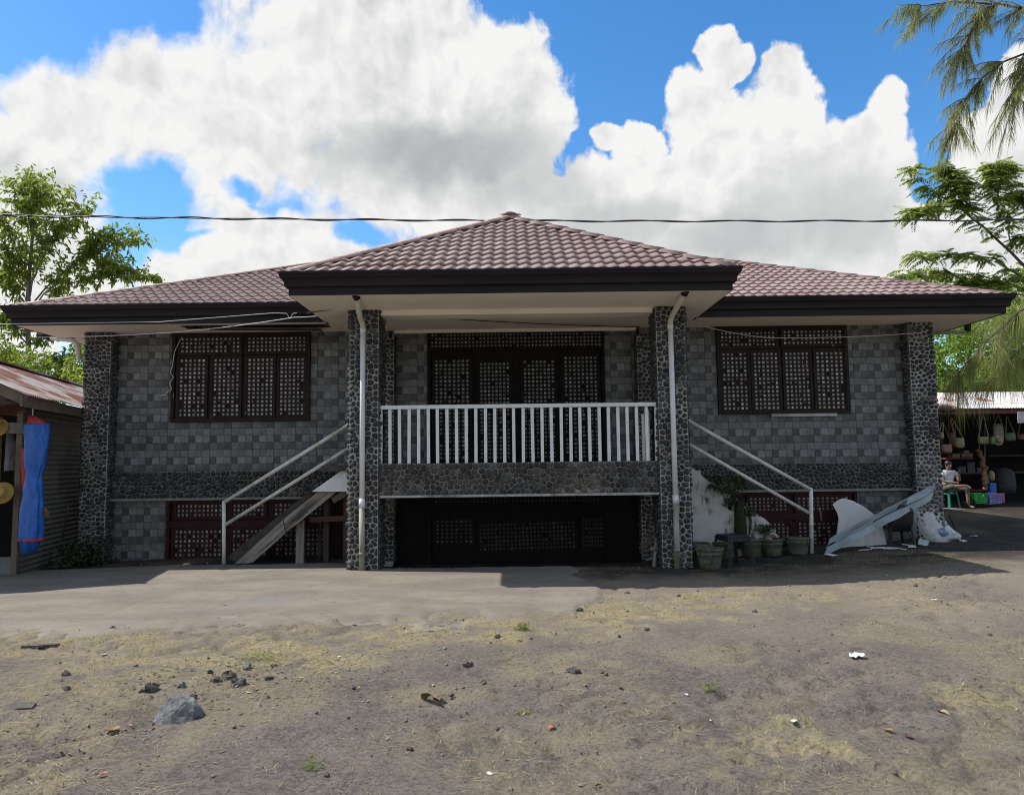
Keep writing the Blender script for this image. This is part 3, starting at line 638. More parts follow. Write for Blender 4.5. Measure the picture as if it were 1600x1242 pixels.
def frac(rect, a0, a1, b0, b1): return (rect[0] + (rect[1] - rect[0]) * a0, rect[0] + (rect[1] - rect[0]) * a1, rect[3] - (rect[3] - rect[2]) * b1, rect[3] - (rect[3] - rect[2]) * b0)
def fr(rect, X0, X1, B0, B1, ox, oy, sx_, sy_, nx_, nz_, extra=None):
    q = (*frac(rect, (X0 - ox) / sx_, (X1 - ox) / sx_, (B0 - oy) / sy_, (B1 - oy) / sy_), nx_, nz_); return q + ((extra,) if extra else ())
k = dict(ox=60, oy=125, sx_=1440, sy_=950)
pan = [fr(wl, 140, 765, 172, 342, nx_=14, nz_=4, **k), fr(wl, 838, 1455, 172, 338, nx_=14, nz_=4, **k)]
for a, b_ in ((135, 410), (488, 765), (845, 1118), (1180, 1440)): pan.append(fr(wl, a, b_, 400, 1020, nx_=6, nz_=14, **k))
window('window', wl, pan, m_frame, seed=3, low_broken=.16, broken=.06, label='capiz window of the left wing with bare worn sill')
k = dict(ox=1118, oy=508, sx_=207, sy_=138)
pan = [fr(wr, 1125, 1212, 516, 540, nx_=14, nz_=4, **k), fr(wr, 1224, 1318, 515, 538, nx_=14, nz_=4, **k)]
for a, b_ in ((1126, 1166), (1175, 1215), (1225, 1264), (1274, 1318)): pan.append(fr(wr, a, b_, 549, 640, nx_=6, nz_=14, **k))
window('window', wr, pan, m_frame, seed=4, low_broken=.25, label='capiz window of the right wing with chipped sill')
MB().box(wr[0] + .95, wr[1] - .25, YW - .05, YW - .004, wr[2] - .055, wr[2] - .002).build('window_sill', m_mortar, HOUSE)
k = dict(ox=45, oy=75, sx_=1520, sy_=1160)
pan = [fr(dr, 72, 1542, 105, 232, nx_=46, nz_=4, **k)]
for a, b_, c_ in ((104, 406, 330), (490, 750, 360), (865, 1135, 345), (1214, 1504, 315)): pan.append(fr(dr, a, b_, c_, 1195, nx_=8, nz_=25, extra=dict(low_broken=.35), **k))
window('balcony_door', dr, pan, m_shade_wood, seed=5, pm=m_capiz_d, label='dark four-leaf balcony door of capiz lattice', frame=.05)
lw = (-6.19, -2.40, -.08, 1.03); rw = (2.75, 6.14, .03, 1.05)
pan = [(-6.02, -5.20, .72, .95, 11, 3), (-5.02, -4.45, .72, .95, 8, 3), (-4.28, -3.25, .72, .95, 13, 3), (-6.05, -5.20, .02, .50, 11, 6, dict(low_broken=.9)), (-5.02, -4.40, .02, .50, 8, 6, dict(low_broken=.6)), (-4.25, -3.3, .02, .50, 12, 6)]
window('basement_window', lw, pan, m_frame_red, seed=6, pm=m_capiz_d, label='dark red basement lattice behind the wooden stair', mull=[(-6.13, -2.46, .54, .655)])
pan = [(3.05, 4.05, .70, .95, 12, 4), (4.22, 4.90, .70, .95, 9, 4), (5.07, 6.0, .70, .95, 11, 4), (4.4, 4.92, .16, .50, 7, 5), (5.07, 6.0, .10, .50, 11, 6, dict(low_broken=.9))]
window('basement_window', rw, pan, m_frame_red, seed=7, pm=m_capiz_d, label='dark red basement lattice behind the concrete stair', mull=[(2.81, 6.08, .545, .655), (4.94, 5.03, .1, .5)])
uw = (-1.53, 1.69, -.2, 1.40)
pan = [(-1.42, 1.62, .90, 1.05, 44, 2), (-1.40, -.72, .20, .62, 8, 6), (-.62, 1.10, .07, .56, 25, 7, dict(tilt=.02)), (1.22, 1.62, .10, .62, 8, 7)]
window('basement_door', uw, pan, m_shade_wood, seed=8, pm=m_shade_capiz, label='dark capiz screen under the balcony')
# --- balcony railing
rl = empty('balcony_railing', HOUSE, (.1, 11.5, 1.62))
MB().box(-2.08, 2.27, 11.455, 11.55, 2.475, 2.535).build('handrail', m_white, rl, bevel=.006)
bp = MB().box(-.024, .024, -.018, .018, 0, .847); base = bp.build('baluster', m_white, rl, (-2.055, 11.50, 1.627), local=True, bevel=.004)
nb = 30
for i in range(1, nb):
    o = link('baluster', base.data, rl, (-2.055 + (4.30 / (nb - 1)) * i + random.uniform(-.004, .004), 11.50 + random.uniform(-.003, .003), 1.627))
    o.rotation_euler = (random.uniform(-.006, .006), random.uniform(-.006, .006), random.uniform(-.04, .04))
MB().box(2.10, 2.16, 11.60, 11.66, 1.61, 2.42).box(2.04, 2.085, 11.60, 11.64, 1.61, 2.36).build('rail_post', m_white, rl)
# --- soffits, ceiling, beam
hx0, hx1, hy0, hy1 = -5.75, -3.18, 12.55, 12.98
s_ = MB()
for r in ((-8.46, hx0, 12.33, 13.31), (hx1, 3.2, 12.33, 13.31), (3.2, 8.38, 12.33, 13.31), (hx0, hx1, 12.33, hy0), (hx0, hx1, hy1, 13.31)): s_.box(r[0], r[1], r[2], r[3], ZC, ZC + .02)
s_.box(-8.46, -7.18, 13.31, 29, ZC, ZC + .02).box(7.12, 8.38, 13.31, 29, ZC, ZC + .02)
s_.build('soffit', m_soffit, HOUSE)
MB().box(-3.16, 3.16, 10.37, 12.33, ZC - .004, ZC + .018).build('portico_ceiling', m_soffit, HOUSE)
MB().box(hx0 - .1, hx1 + .1, hy0 - .05, hy1 + .05, ZC + .12, ZC + .14).box(hx0 + .3, hx0 + .34, hy0, hy1, ZC + .03, ZC + .08).box(-4.2, -4.16, hy0, hy1, ZC + .03, ZC + .08).build('ceiling_gap', m_dark, HOUSE)
pn = MB().box(-1.0, 1.0, -.19, .19, -.006, .006).build('loose_soffit_panel', mk('weathered_board', (.10, .095, .085), (.06, .055, .05), 4, .9, coord='World'), HOUSE, (-4.35, 12.77, ZC - .035), local=True); pn.rotation_euler = (.06, .018, .02)
MB().box(-2.08, 2.27, 11.45, 11.80, ZC - .085, ZC - .004).build('portico_beam', m_soffit, HOUSE)
MB().box(-2.12, 2.26, 13.20, 13.30, ZC - .06, ZC - .004).build('wall_cornice', m_soffit, HOUSE)
# --- gutters and fascias swept round the eaves
def sweep(path, prof, zt_):
    n = len(path); g = MB(); rows = []
    for i, p in enumerate(path):
        ds = []
        if i > 0: ds.append((Vector(p) - Vector(path[i - 1])).normalized())
        if i < n - 1: ds.append((Vector(path[i + 1]) - Vector(p)).normalized())
        o = sum((Vector((d.y, -d.x)) for d in ds), Vector((0, 0)))
        if len(ds) == 2 and abs(ds[0].dot(ds[1])) > .9: o /= 2
        rows.append([(p[0] + o.x * a, p[1] + o.y * a, zt_ + z) for a, z in prof])
    m = len(prof); vs = [q for r in rows for q in r]; fs = [(i * m + k_, (i + 1) * m + k_, (i + 1) * m + (k_ + 1) % m, i * m + (k_ + 1) % m) for i in range(n - 1) for k_ in range(m)]
    fs += [tuple(range(m)), tuple((n - 1) * m + k_ for k_ in range(m - 1, -1, -1))]
    return g.add(vs, fs)
GP = [(0, -.205), (.055, -.210), (.066, -.20), (.068, -.155), (.085, -.115), (.122, -.075), (.128, -.045), (.138, -.035), (.138, 0), (.122, .002), (.118, -.04), (.06, -.10), (.0, -.12)]
FP = [(-.02, -.325), (.016, -.325), (.016, -.200), (-.02, -.200)]
def eave(nm, path, zt_):
    sweep(path, GP, zt_).build(nm, m_fascia, HOUSE); sweep(path, FP, zt_).build('fascia_board', m_fascia, HOUSE)
def dense(path, step=.6):
    out = []
    for a, b_ in zip(path, path[1:]):
        k_ = max(1, int((Vector(b_) - Vector(a)).length / step)); out += [(a[0] + (b_[0] - a[0]) * i / k_, a[1] + (b_[1] - a[1]) * i / k_) for i in range(k_)]
    return out + [path[-1]]
eave('roof_gutter', [(-8.46, 29.2), (-8.46, 12.33), (-3.172, 12.33)], 4.362); eave('roof_gutter', [(3.172, 12.33), (8.38, 12.33), (8.38, 29.2)], 4.362)
eave('portico_gutter', [(-3.16, 12.6), (-3.16, 10.37), (3.16, 10.37), (3.16, 12.6)], 4.366)
# --- roof
MS, PS = .4425, .57; EX, EY = 8.46, 12.26; QX, QY = 3.24, 10.29; ZE, ZQ = 4.335, 4.34
APX = Vector((0, QY + QX, ZQ + QX * PS)); MAPX = Vector((0, EY + EX, ZE + EX * MS))
pz = lambda X_, Y_: ZQ + PS * min(Y_ - QY, QX - abs(X_)); mz = lambda X_, Y_: ZE + MS * (Y_ - EY)
dk = MB(); d_ = .012
dk.add([(-EX, EY, ZE - d_), (EX, EY, ZE - d_), (MAPX.x, MAPX.y, MAPX.z - d_), (EX, EY + 2 * EX, ZE - d_), (-EX, EY + 2 * EX, ZE - d_)], [(0, 1, 2), (1, 3, 2), (3, 4, 2), (4, 0, 2)])
bk = EY + (APX.z - ZE) / MS + .2
dk.add([(-QX, QY, ZQ - d_), (QX, QY, ZQ - d_), (0, APX.y, APX.z - d_), (0, bk, APX.z - d_), (-QX, EY + .4, ZQ - d_), (QX, EY + .4, ZQ - d_)], [(0, 1, 2), (0, 2, 3, 4), (1, 5, 3, 2)])
roof = dk.build('roof', m_roof, HOUSE)
TW, TL = .182, .300
PRF = [(0, 0), (.14, .007), (.32, .018), (.50, .026), (.64, .027), (.76, .014), (.86, .002), (1.0, 0)]
def tile_geo():
    vs = []; n = len(PRF); m_ = 3
    for r, (y, dz) in enumerate(((0.0, -.006), (.0, .030), (TL * 1.02, .002))):
        for (x, z) in PRF: vs.append((x * TW * 1.005, y, (z if r else z - .004) + dz))
    return vs, [(r * n + i, r * n + i + 1, (r + 1) * n + i + 1, (r + 1) * n + i) for r in range(2) for i in range(n - 1)]
TV, TF = tile_geo()
tme = bpy.data.meshes.new('roof_tile'); tme.from_pydata(TV, [], TF); tme.materials.append(m_roof); tme.polygons.foreach_set('use_smooth', [i >= 7 for i in range(len(TF))]); tme.update()
def tile_field(slope, x_lo, x_hi, ey, ze, inside, clip_planes, single, par):
    th = math.atan(slope); ca, sa = math.cos(th), math.sin(th); joined = MB(); cnt = 0
    for c_ in range(40):
        y0 = ey + c_ * TL * ca; z0 = ze + c_ * TL * sa
        nx_ = int((x_hi - x_lo) / TW) + 2
        for i in range(nx_):
            x0 = x_lo + i * TW - TW * .5 + (c_ % 2) * 0.0
            st = inside(x0, x0 + TW, y0, y0 + TL * ca)
            if not st: continue
            sep_ = single(c_)
            if st == 1 and sep_:
                o = link('roof_tile', tme, par, (x0, y0, z0)); o.rotation_euler = (th + random.uniform(-.006, .006), random.uniform(-.006, .006), random.uniform(-.004, .004)); cnt += 1; continue
            vs = [Vector((x0 + v[0], y0 + v[1] * ca - v[2] * sa, z0 + v[1] * sa + v[2] * ca)) for v in TV]
            if st == 2:
                bm = bmesh.new(); bv = [bm.verts.new(v) for v in vs]; [bm.faces.new([bv[k_] for k_ in f]) for f in TF]
                for pc, pn_ in clip_planes(x0): bmesh.ops.bisect_plane(bm, geom=bm.verts[:] + bm.edges[:] + bm.faces[:], plane_co=pc, plane_no=pn_, clear_outer=True)
                bm.verts.index_update(); v2 = [v.co.copy() for v in bm.verts]; f2 = [tuple(v.index for v in f.verts) for f in bm.faces]; bm.free()
                if not f2: continue
                if sep_: MB().add(v2, f2).build('roof_tile', m_roof, par); cnt += 1
                else: joined.add(v2, f2)
            else: joined.add(vs, TF)
    if joined.v: joined.build('wing_roof_tiles', m_roof, par, kind='stuff')
    return cnt
def in_portico(x0, x1, y0, y1):
    f = lambda x, y: abs(x) < QX - (y - QY)
    n = sum((f(x0, y0), f(x1, y0), f(x0, y1), f(x1, y1))); return 0 if n == 0 else (1 if n == 4 else 2)
def in_main(x0, x1, y0, y1):
    f = lambda x, y: abs(x) < EX - (y - EY) and y < EY + 6.5 and not (abs(x) < QX + .1 and pz(x, y) > mz(x, y) - .01 and y < bk)
    n = sum((f(x0, y0), f(x1, y0), f(x0, y1), f(x1, y1))); hip = max(abs(x0), abs(x1)) > EX - (y1 - EY)
    if n == 0: return 0
    return 2 if (n < 4 and hip) else 1
NP_ = tile_field(PS, -QX, QX, QY, ZQ, in_portico, lambda x: [(Vector((QX, QY, 0)), Vector((1, 1, 0))), (Vector((-QX, QY, 0)), Vector((-1, 1, 0)))], lambda c_: True, roof)
NM_ = tile_field(MS, -EX, EX, EY, ZE, in_main, lambda x: [(Vector((EX, EY, 0)), Vector((1, 1, 0))), (Vector((-EX, EY, 0)), Vector((-1, 1, 0)))], lambda c_: c_ < 1, roof)
def caps(a, b_, w, par, step=.42):
    a, b_ = Vector(a), Vector(b_); L_ = (b_ - a).length; d = (b_ - a) / L_; s = d.cross(Vector((0, 0, 1))).normalized(); u = s.cross(d)
    n = int(L_ / step) + 1; g = MB(); k_ = 7; vs = []
    for (t, q, up_) in ((0, 1.0, .014), (step * 1.06, .97, .0)):
        for i in range(k_):
            an = math.pi * (i / (k_ - 1)); vs.append(d * t + s * (-math.cos(an) * w * q) + u * (math.sin(an) * w * .55 * q + up_ - .035))
    fs = [(i, k_ + i, k_ + i + 1, i + 1) for i in range(k_ - 1)] + [tuple(range(k_))]
    me_ = bpy.data.meshes.new('ridge_cap'); me_.from_pydata([tuple(v) for v in vs], [], fs); me_.materials.append(m_cap); me_.polygons.foreach_set('use_smooth', [True] * len(fs)); me_.update()
    for i in range(n): link('ridge_cap', me_, par, a + d * (i * step))
up = Vector((0, 0, .045))
for sg in (-1, 1):
    caps(Vector((sg * (QX - .05), QY + .05, ZQ + .03)) + up * .4, APX + up, .125, roof); caps(Vector((sg * (EX - .05), EY + .05, ZE + .03)) + up * .4, MAPX + up, .105, roof)
caps(APX + up * 1.05, Vector((0, bk, APX.z)) + up, .125, roof)
MB().blob(APX + Vector((0, -.02, .07)), (.15, .15, .05), 3, .05).build('apex_cap', m_cap, roof, smooth=True)
# --- downspouts
def spout(xs, xc, s, par, tipx):
    d = empty('downspout', par, (xc, 11.3, 0))
    A_ = Vector((xs, 10.42, 4.16)); 
    MB().tube([A_ + Vector((0, -.02, .06)), A_ + Vector((0, -.015, -.02)), A_ + Vector((0, .01, -.10)), A_ + Vector((.02 * s, .06, -.15))], [.045, .055, .056, .05], 12).build('outlet_elbow', m_fascia, d, smooth=True)
    MB().tube([A_ + Vector((.01 * s, .05, -.13)), Vector((xc - .02 * s, 11.22, 3.87)), Vector((xc, 11.31, 3.80)), Vector((xc, 11.335, 3.70))], .042, 12).build('offset_pipe', mk('cream_pvc', (.55, .50, .42), (.46, .42, .35), 3, .45, coord='World'), d, smooth=True)
    MB().tube([(xc, 11.335, 3.74), (xc, 11.335, 2.4), (xc, 11.335, 1.0)], .041, 14).tube([(xc, 11.335, 3.76), (xc, 11.335, 3.66)], .047, 14).tube([(xc, 11.335, 1.10), (xc, 11.335, .97)], .048, 14).build('drain_pipe', m_pipe, d, smooth=True)
    MB().tube([(xc, 11.335, .98), (xc + .004 * s, 11.33, .4), (xc + .008 * s, 11.325, -.06)], .046, 14).tube([(xc + .006 * s, 11.33, .30), (xc + .006 * s, 11.33, .24)], .051, 14).build('stained_lower_pipe', m_pipe_old, d, smooth=True)
spout(float(P(555, 455, 10.42)[0]), -2.31, 1, HOUSE, 0); spout(float(P(1072, 452, 10.42)[0]), 2.48, -1, HOUSE, 0)
q = [P(72, 527, 13.6), P(112, 531, 13.6), P(121, 538, 13.6), P(124, 562, 13.6)]
d = empty('side_downspout', HOUSE, tuple(q[0])); MB().tube(q, .05, 10).build('drain_pipe', m_pipe, d, smooth=True); MB().tube([P(60, 522, 13.6), P(80, 528, 13.6)], .06, 10).build('outlet_elbow', m_fascia, d, smooth=True)
q = [P(1512, 506, 13.8), P(1512, 518, 13.8), P(1455, 521, 13.8)]
d = empty('side_downspout', HOUSE, tuple(q[0])); MB().tube(q[1:], .03, 8).build('drain_pipe', m_pipe_old, d); MB().tube(q[:2], .06, 8).build('outlet_elbow', m_fascia, d)
print('tiles', NT_, 'portico', NP_, 'main', NM_, 'stones', len(STONES))
# ------------------------------------------------------------------ things round the house
def PG(x, y):                                                  # photo pixel -> point on the ground
    z = 0.0
    for _ in range(12): q = PZ(x, y, z); z = float(gbase(np.array([q[0]]), np.array([q[1]]))[0])
    return Vector((q[0], q[1], g0(q[0], q[1])))
V = lambda x, y, Y: Vector(P(x, y, Y))
# --- pipe handrails
def handrail(label, post, top, foot, hi_end, lo_a, lo_b):
    t = thing('stair_handrail', (foot.x, foot.y, foot.z), label, 'handrail', 'pipe handrails beside the balcony stairs')
    MB().tube([foot + Vector((0, 0, -.1)), top], .032, 12).build('post', m_rail, t, smooth=True)
    MB().tube([top, top + (hi_end - top) * .5, hi_end], .031, 12).build('upper_rail', m_rail, t, smooth=True)
    MB().tube([lo_a, lo_a + (lo_b - lo_a) * .5, lo_b], .029, 12).build('lower_rail', m_rail, t, smooth=True)
    MB().blob(top, (.036, .036, .036), 1, .03).build('elbow', m_rail, t, smooth=True); return t
f = PG(350, 882); hl = handrail('white pipe handrail with rust spot above the rotten wooden stair', 0, V(350, 785, f.y), f, V(556, 657, 11.9), V(352, 820, f.y), V(556, 693, 11.9))
MB().tube([V(476, 707, 12.15), V(486, 701, 12.13)], .0325, 12).build('rust_patch', mk('rust', (.22, .09, .03), (.33, .17, .07), 20, .9, coord='World'), hl, smooth=True)
f = PG(1268, 864); f = Vector((f.x, f.y, f.z)); handrail('white pipe handrail with mossy green post above the broken concrete stair', 0, V(1267, 765, f.y), f, V(1066, 652, 11.9), V(1263, 801, f.y), V(1066, 688, 11.9))
# --- rotten wooden stair on the left
m_wood = mk('grey_wood', (.27, .24, .20), (.13, .112, .094), 16, .9, .7, 30, stretch=(.10, 1, 1), coord='World', c3=(.045, .038, .032), s3=8, t3=(.56, .66), roty=.69)
m_wood_v = mk('grey_post_wood', (.25, .22, .185), (.12, .105, .09), 16, .9, .7, 30, stretch=(1, 1, .10), coord='World', c3=(.045, .038, .032), s3=8, t3=(.56, .66))
m_wood_d = mk('dark_wood', (.045, .037, .031), (.08, .065, .052), 7, .9, .4, 30, coord='World', c3=(.02, .018, .015), s3=6, t3=(.5, .7))
m_wood_r = mk('red_brown_wood', (.10, .042, .030), (.06, .032, .026), 6, .8, .3, coord='World')
st = thing('wooden_stair', V(460, 880, 12.4), 'rotten grey timber stair stringer with posts left of the balcony', 'stair')
MB().prism([V(*q, 12.12) for q in ((394, 879), (446, 833), (442, 812), (366, 881))], (0, .055, 0)).build('stringer_plank', m_wood, st)
MB().prism([V(*q, 12.10) for q in ((447, 832), (526, 768), (497, 768), (443, 811))], (0, .055, 0)).build('stringer_plank', m_wood, st)
MB().prism([V(*q, 12.42) for q in ((372, 878), (512, 764), (488, 764), (352, 872))], (0, .05, 0)).build('back_stringer', m_wood_d, st)
for i in range(7):
    c_ = V(385 + 20.5 * i, 866 - 16.2 * i, 12.5); MB().box(c_.x - .14, c_.x + .14, 12.44, 13.1, c_.z + .02, c_.z + .055).build('tread', m_wood_d, st)
for (x0, x1, y0, y1, yy, mt) in ((462, 474, 812, 879, 12.22, m_wood_v), (505, 513, 782, 876, 12.6, m_wood_d), (496, 501, 800, 876, 12.9, m_wood_d), (536, 544, 768, 876, 12.5, m_wood_r)):
    a, b_ = V((x0 + x1) / 2, y1, yy), V((x0 + x1) / 2, y0, yy); w_ = (x1 - x0) / FPX * yy; MB().box(a.x - w_ / 2, a.x + w_ / 2, yy, yy + .07, a.z - .04, b_.z).build('post', mt, st)
MB().bar(V(484, 812, 12.48), V(548, 809, 12.48), .05, .085).build('cross_bar', m_wood_r, st)
MB().bar(V(520, 782, 12.46), V(540, 770, 12.46), .05, .10).build('brace', m_wood, st)
MB().prism([V(487, 768, 12.05), V(552, 768, 12.05), V(552, 722, 12.05)], (0, .03, 0)).build('side_panel', m_white, st, bevel=.003)
MB().box(-3.1, -2.53, 11.95, 13.2, 1.52, 1.60).build('landing', m_wood_d, st)
# --- broken concrete stair on the right
m_wash = mk('stained_whitewash', (.52, .505, .47), (.42, .405, .37), 4, .85, .25, 30, coord='World', c3=(.07, .072, .055), s3=3.4, t3=(.54, .66), stretch=(1, 1, .55))
m_moss = mk('moss', (.04, .042, .020), (.02, .021, .014), 9, .95, .7, 30, coord='World', c3=(.13, .13, .05), s3=3.5, t3=(.60, .72), spec=.1)
m_brick = mk('broken_brick', (.22, .09, .06), (.14, .08, .06), 12, .95, .4, coord='World')
cs = thing('concrete_stair', V(1130, 862, 12.5), 'broken whitewashed concrete stair wall with moss right of the balcony', 'stair')
ed = [(1066, 722), (1077, 727), (1092, 739), (1113, 757), (1127, 772), (1133, 783), (1130, 790), (1140, 797), (1153, 800), (1163, 797), (1172, 796), (1180, 801), (1188, 806), (1196, 811), (1203, 818), (1197, 824), (1206, 829), (1216, 836), (1222, 866), (1066, 872)]
MB().prism([V(*q, 12.50) for q in reversed(ed)], (0, .14, 0)).build('side_wall', m_wash, cs)
for i in range(6):
    a = V(1075 + 24 * i, 733 + 19 * i, 12.3); MB().box(a.x, a.x + .30, 12.645, 13.15, -.1, a.z - .03).build('step', m_mortar, cs)
MB().tube([V(1158, 856, 12.42), V(1157, 820, 12.43), V(1155, 783, 12.45)], [.115, .10, .075], 10).build('mossy_post', m_moss, cs, smooth=True)
MB().tube([V(1171, 835, 12.47), V(1173, 815, 12.47), V(1166, 785, 12.47)], [.012, .022, .016], 7).build('dead_root', m_wood_d, cs, smooth=True)
for i, (x, y) in enumerate(((1200, 834), (1208, 838), (1203, 842), (1213, 846))): MB().blob(V(x, y, 12.44), (.05, .04, .03), i, .4, 6, 4).build('brick_rubble', m_brick if i < 2 else m_mortar, cs)
# fern and weeds rooted in the stair
m_fern = mk('dark_fern', (.030, .045, .018), (.05, .07, .025), 6, .6, attr='shade', coord='World', trans=.2)
fe = thing('fern', V(1128, 757, 12.0), 'dark green fern hanging over the broken concrete stair', 'plant')
bs_, ds_, ls_, ns_ = [], [], [], []
for i in range(26):
    a = RNG.uniform(-math.pi, math.pi); c0 = np.array(V(RNG.uniform(1112, 1160), RNG.uniform(742, 770), RNG.uniform(12.3, 12.6))); L_ = RNG.uniform(.16, .34)
    for k_ in range(14):
        t = k_ / 14; q = c0 + np.array([math.cos(a) * L_ * t, -abs(math.sin(a)) * L_ * t * .6, .18 * t - .38 * t * t]) 
        for sg in (-1, 1): bs_.append(q); ds_.append([math.cos(a) * .5 - sg * math.sin(a), -abs(math.sin(a)) * .3 + sg * math.cos(a) * .3, -.45]); ls_.append(.11 * (1.05 - t))
leaves('fronds', np.array(bs_), np.array(ds_), np.array(ls_), .026, [m_fern], fe)
def clump(name, label, centers, r, h, n, mat, ln, wd, cat='weeds'):
    c_ = np.array([centers[i % len(centers)] for i in range(n)]); t = thing(name, tuple(c_[0]), label, cat)
    o = RNG.normal(size=(n, 3)) * np.array([r, r * .6, 0]); o[:, 2] = RNG.uniform(0, 1, n) ** 1.4 * h
    d_ = RNG.normal(size=(n, 3)) * np.array([1, 1, .6]) + np.array([0, 0, .35]); leaves('foliage', c_ + o, d_, RNG.uniform(.6, 1.2, n) * ln, wd, [mat], t); return t
clump('weeds', 'dark weeds at the foot of the corner pillar by the shed', [PG(130, 885), PG(150, 882), PG(105, 888)], .14, .4, 700, m_fern, .10, .035)
clump('weeds', 'thin creeping weeds on the cracked concrete stair edge', [V(1142, 790, 12.45), V(1170, 806, 12.45), V(1195, 832, 12.45)], .07, .12, 500, m_fern, .07, .02)
# --- flower pots
m_pot = mk('mossy_pot', (.135, .13, .10), (.07, .07, .048), 9, .95, .7, 40, c3=(.055, .068, .02), s3=7, t3=(.50, .62))
m_soil = mk('pot_soil', (.03, .026, .02), (.06, .05, .035), 20, .95, .6)
def pot(x, y, r, h, label, seed):
    g = PG(x, y); t = thing('flower_pot', g, label, 'pot', 'concrete flower pots by the stair')
    pr = [(r * .66, 0), (r * .72, h * .05), (r * .80, h * .38), (r * .86, h * .66), (r * .92, h * .68), (r * .92, h * .76), (r * .89, h * .78), (r * .92, h * .86), (r * 1.0, h * .90), (r * 1.0, h), (r * .88, h), (r * .84, h * .8), (r * .6, h * .76), (.001, h * .76)]
    b_ = MB().lathe(pr, n=28, cap=True).build('body', m_pot, t, g, smooth=False, local=True); b_.data.polygons.foreach_set('use_smooth', [True] * len(b_.data.polygons)); b_.rotation_euler = (RNG.uniform(-.03, .03), RNG.uniform(-.03, .03), seed)
    MB().lathe([(r * .85, h * .80), (r * .4, h * .84), (.002, h * .83)], n=18, cap=False).build('soil', m_soil, t, g, local=True)
pot(1110, 888, .21, .31, 'mossy concrete flower pot standing alone in front of the black stool', 1)
pot(1090, 881, .20, .33, 'dark mossy flower pot against the portico column', 2)
pot(1176, 869, .20, .30, 'concrete flower pot half hidden behind the black stool', 3)
pot(1207, 868, .20, .28, 'mossy concrete flower pot in the middle of the row by the stair', 4)
pot(1247, 866, .20, .28, 'grey concrete flower pot beside the mossy handrail post', 5)
pot(1132, 873, .19, .27, 'shadowed flower pot below the black stool seat', 6)
# --- black plastic stool
m_black = mk('black_plastic', (.014, .014, .016), (.022, .022, .024), 6, .5, coord='World', spec=.35)
def stool(name, label, g, s_, h, mat, rot=0.3, cat='stool'):
    t = thing(name, g, label, cat); a = s_ / 2
    top = MB().prism([(-a, -a * .8, h), (-a * .8, -a, h), (a * .8, -a, h), (a, -a * .8, h), (a, a * .8, h), (a * .8, a, h), (-a * .8, a, h), (-a, a * .8, h)], (0, 0, -.028)).build('seat', mat, t, g, local=True, bevel=.006); top.rotation_euler.z = rot
    sk = MB()
    for x0, x1, y0, y1 in ((-a, a, -a, -a + .012), (-a, a, a - .012, a), (-a, -a + .012, -a + .013, a - .013), (a - .012, a, -a + .013, a - .013)): sk.box(x0 * .97, x1 * .97, y0 * .97, y1 * .97, h - .09, h - .029)
    sk = sk.build('apron', mat, t, g, local=True); sk.rotation_euler.z = rot
    for sx_, sy_ in ((-1, -1), (1, -1), (1, 1), (-1, 1)):
        l_ = MB().bar((sx_ * a * .86, sy_ * a * .86, h - .03), (sx_ * a * 1.12, sy_ * a * 1.12, 0), .055, .035).build('leg', mat, t, g, local=True); l_.rotation_euler.z = rot
    return t
stool('stool', 'black plastic stool among the flower pots', PG(1146, 882), .40, .46, m_black, .35)
# --- junk by the right corner
m_board = mk('white_board', (.66, .65, .63), (.58, .57, .55), 3, .6, .1, coord='World', c3=(.38, .36, .32), s3=5, t3=(.6, .75))
bd = thing('white_board', PG(1345, 856), 'torn white ceiling board leaning on the basement window', 'board')
MB().prism([V(*q, 12.95) for q in reversed(((1302, 790), (1310, 784), (1318, 781), (1333, 785), (1350, 794), (1366, 806), (1362, 822), (1340, 842), (1304, 858), (1308, 835), (1311, 812), (1308, 801)))], (0, .015, .03)).build('panel', m_board, bd)
MB().prism([V(*q, 12.75) for q in reversed(((1311, 858), (1330, 840), (1378, 818), (1386, 851)))], (0, .015, .02)).build('ribbed_panel', mk('ribbed_board', (.60, .59, .56), (.45, .44, .41), 3, .7, .5, 3, coord='World', stretch=(22, 1, .6)), bd)
m_sheet = mk('galvanised_sheet', (.34, .39, .41), (.25, .30, .325), 4, .5, .15, coord='World', metal=.1, c3=(.22, .25, .26), s3=6, t3=(.6, .75))
sh_ = thing('metal_flashing', PG(1292, 862), 'bent blue grey metal roof flashing leaning across the junk', 'metal sheet')
def strip(a_px, b_px, ya, yb, offs, n=9, seed=1):
    rnd = random.Random(seed); g = MB(); vs = []
    for i in range(n):
        t = i / (n - 1); x = a_px[0] + (b_px[0] - a_px[0]) * t; y = a_px[1] + (b_px[1] - a_px[1]) * t; Y_ = ya + (yb - ya) * t
        c_ = V(x, y, Y_)
        for (u, w_) in offs: vs.append(c_ + Vector((-.44 * u + rnd.uniform(-.008, .008), -w_ + rnd.uniform(-.012, .012), -.9 * u + rnd.uniform(-.01, .01))))
    k_ = len(offs); fs = [(i * k_ + j, i * k_ + j + 1, (i + 1) * k_ + j + 1, (i + 1) * k_ + j) for i in range(n - 1) for j in range(k_ - 1)]
    return g.add(vs, fs)
for nm, off, sd, ap, bp_ in (('upper_flange', ((-.150, .0), (-.135, .045), (-.03, .03), (-.012, .0)), 2, (1291, 853), (1440, 776)), ('lower_flange', ((-.013, .002), (.0, .05), (.15, .065), (.172, .01)), 3, (1290, 856), (1457, 769)), ('end_flange', ((-.14, .045), (-.02, .06), (.005, .052)), 5, (1412, 790), (1454, 767))):
    o = strip(ap, bp_, 12.15 if nm != 'end_flange' else 12.5, 12.72, off, n=11 if nm != 'end_flange' else 4, seed=sd).build(nm, m_sheet, sh_); md = o.modifiers.new('thick', 'SOLIDIFY'); md.thickness = .004
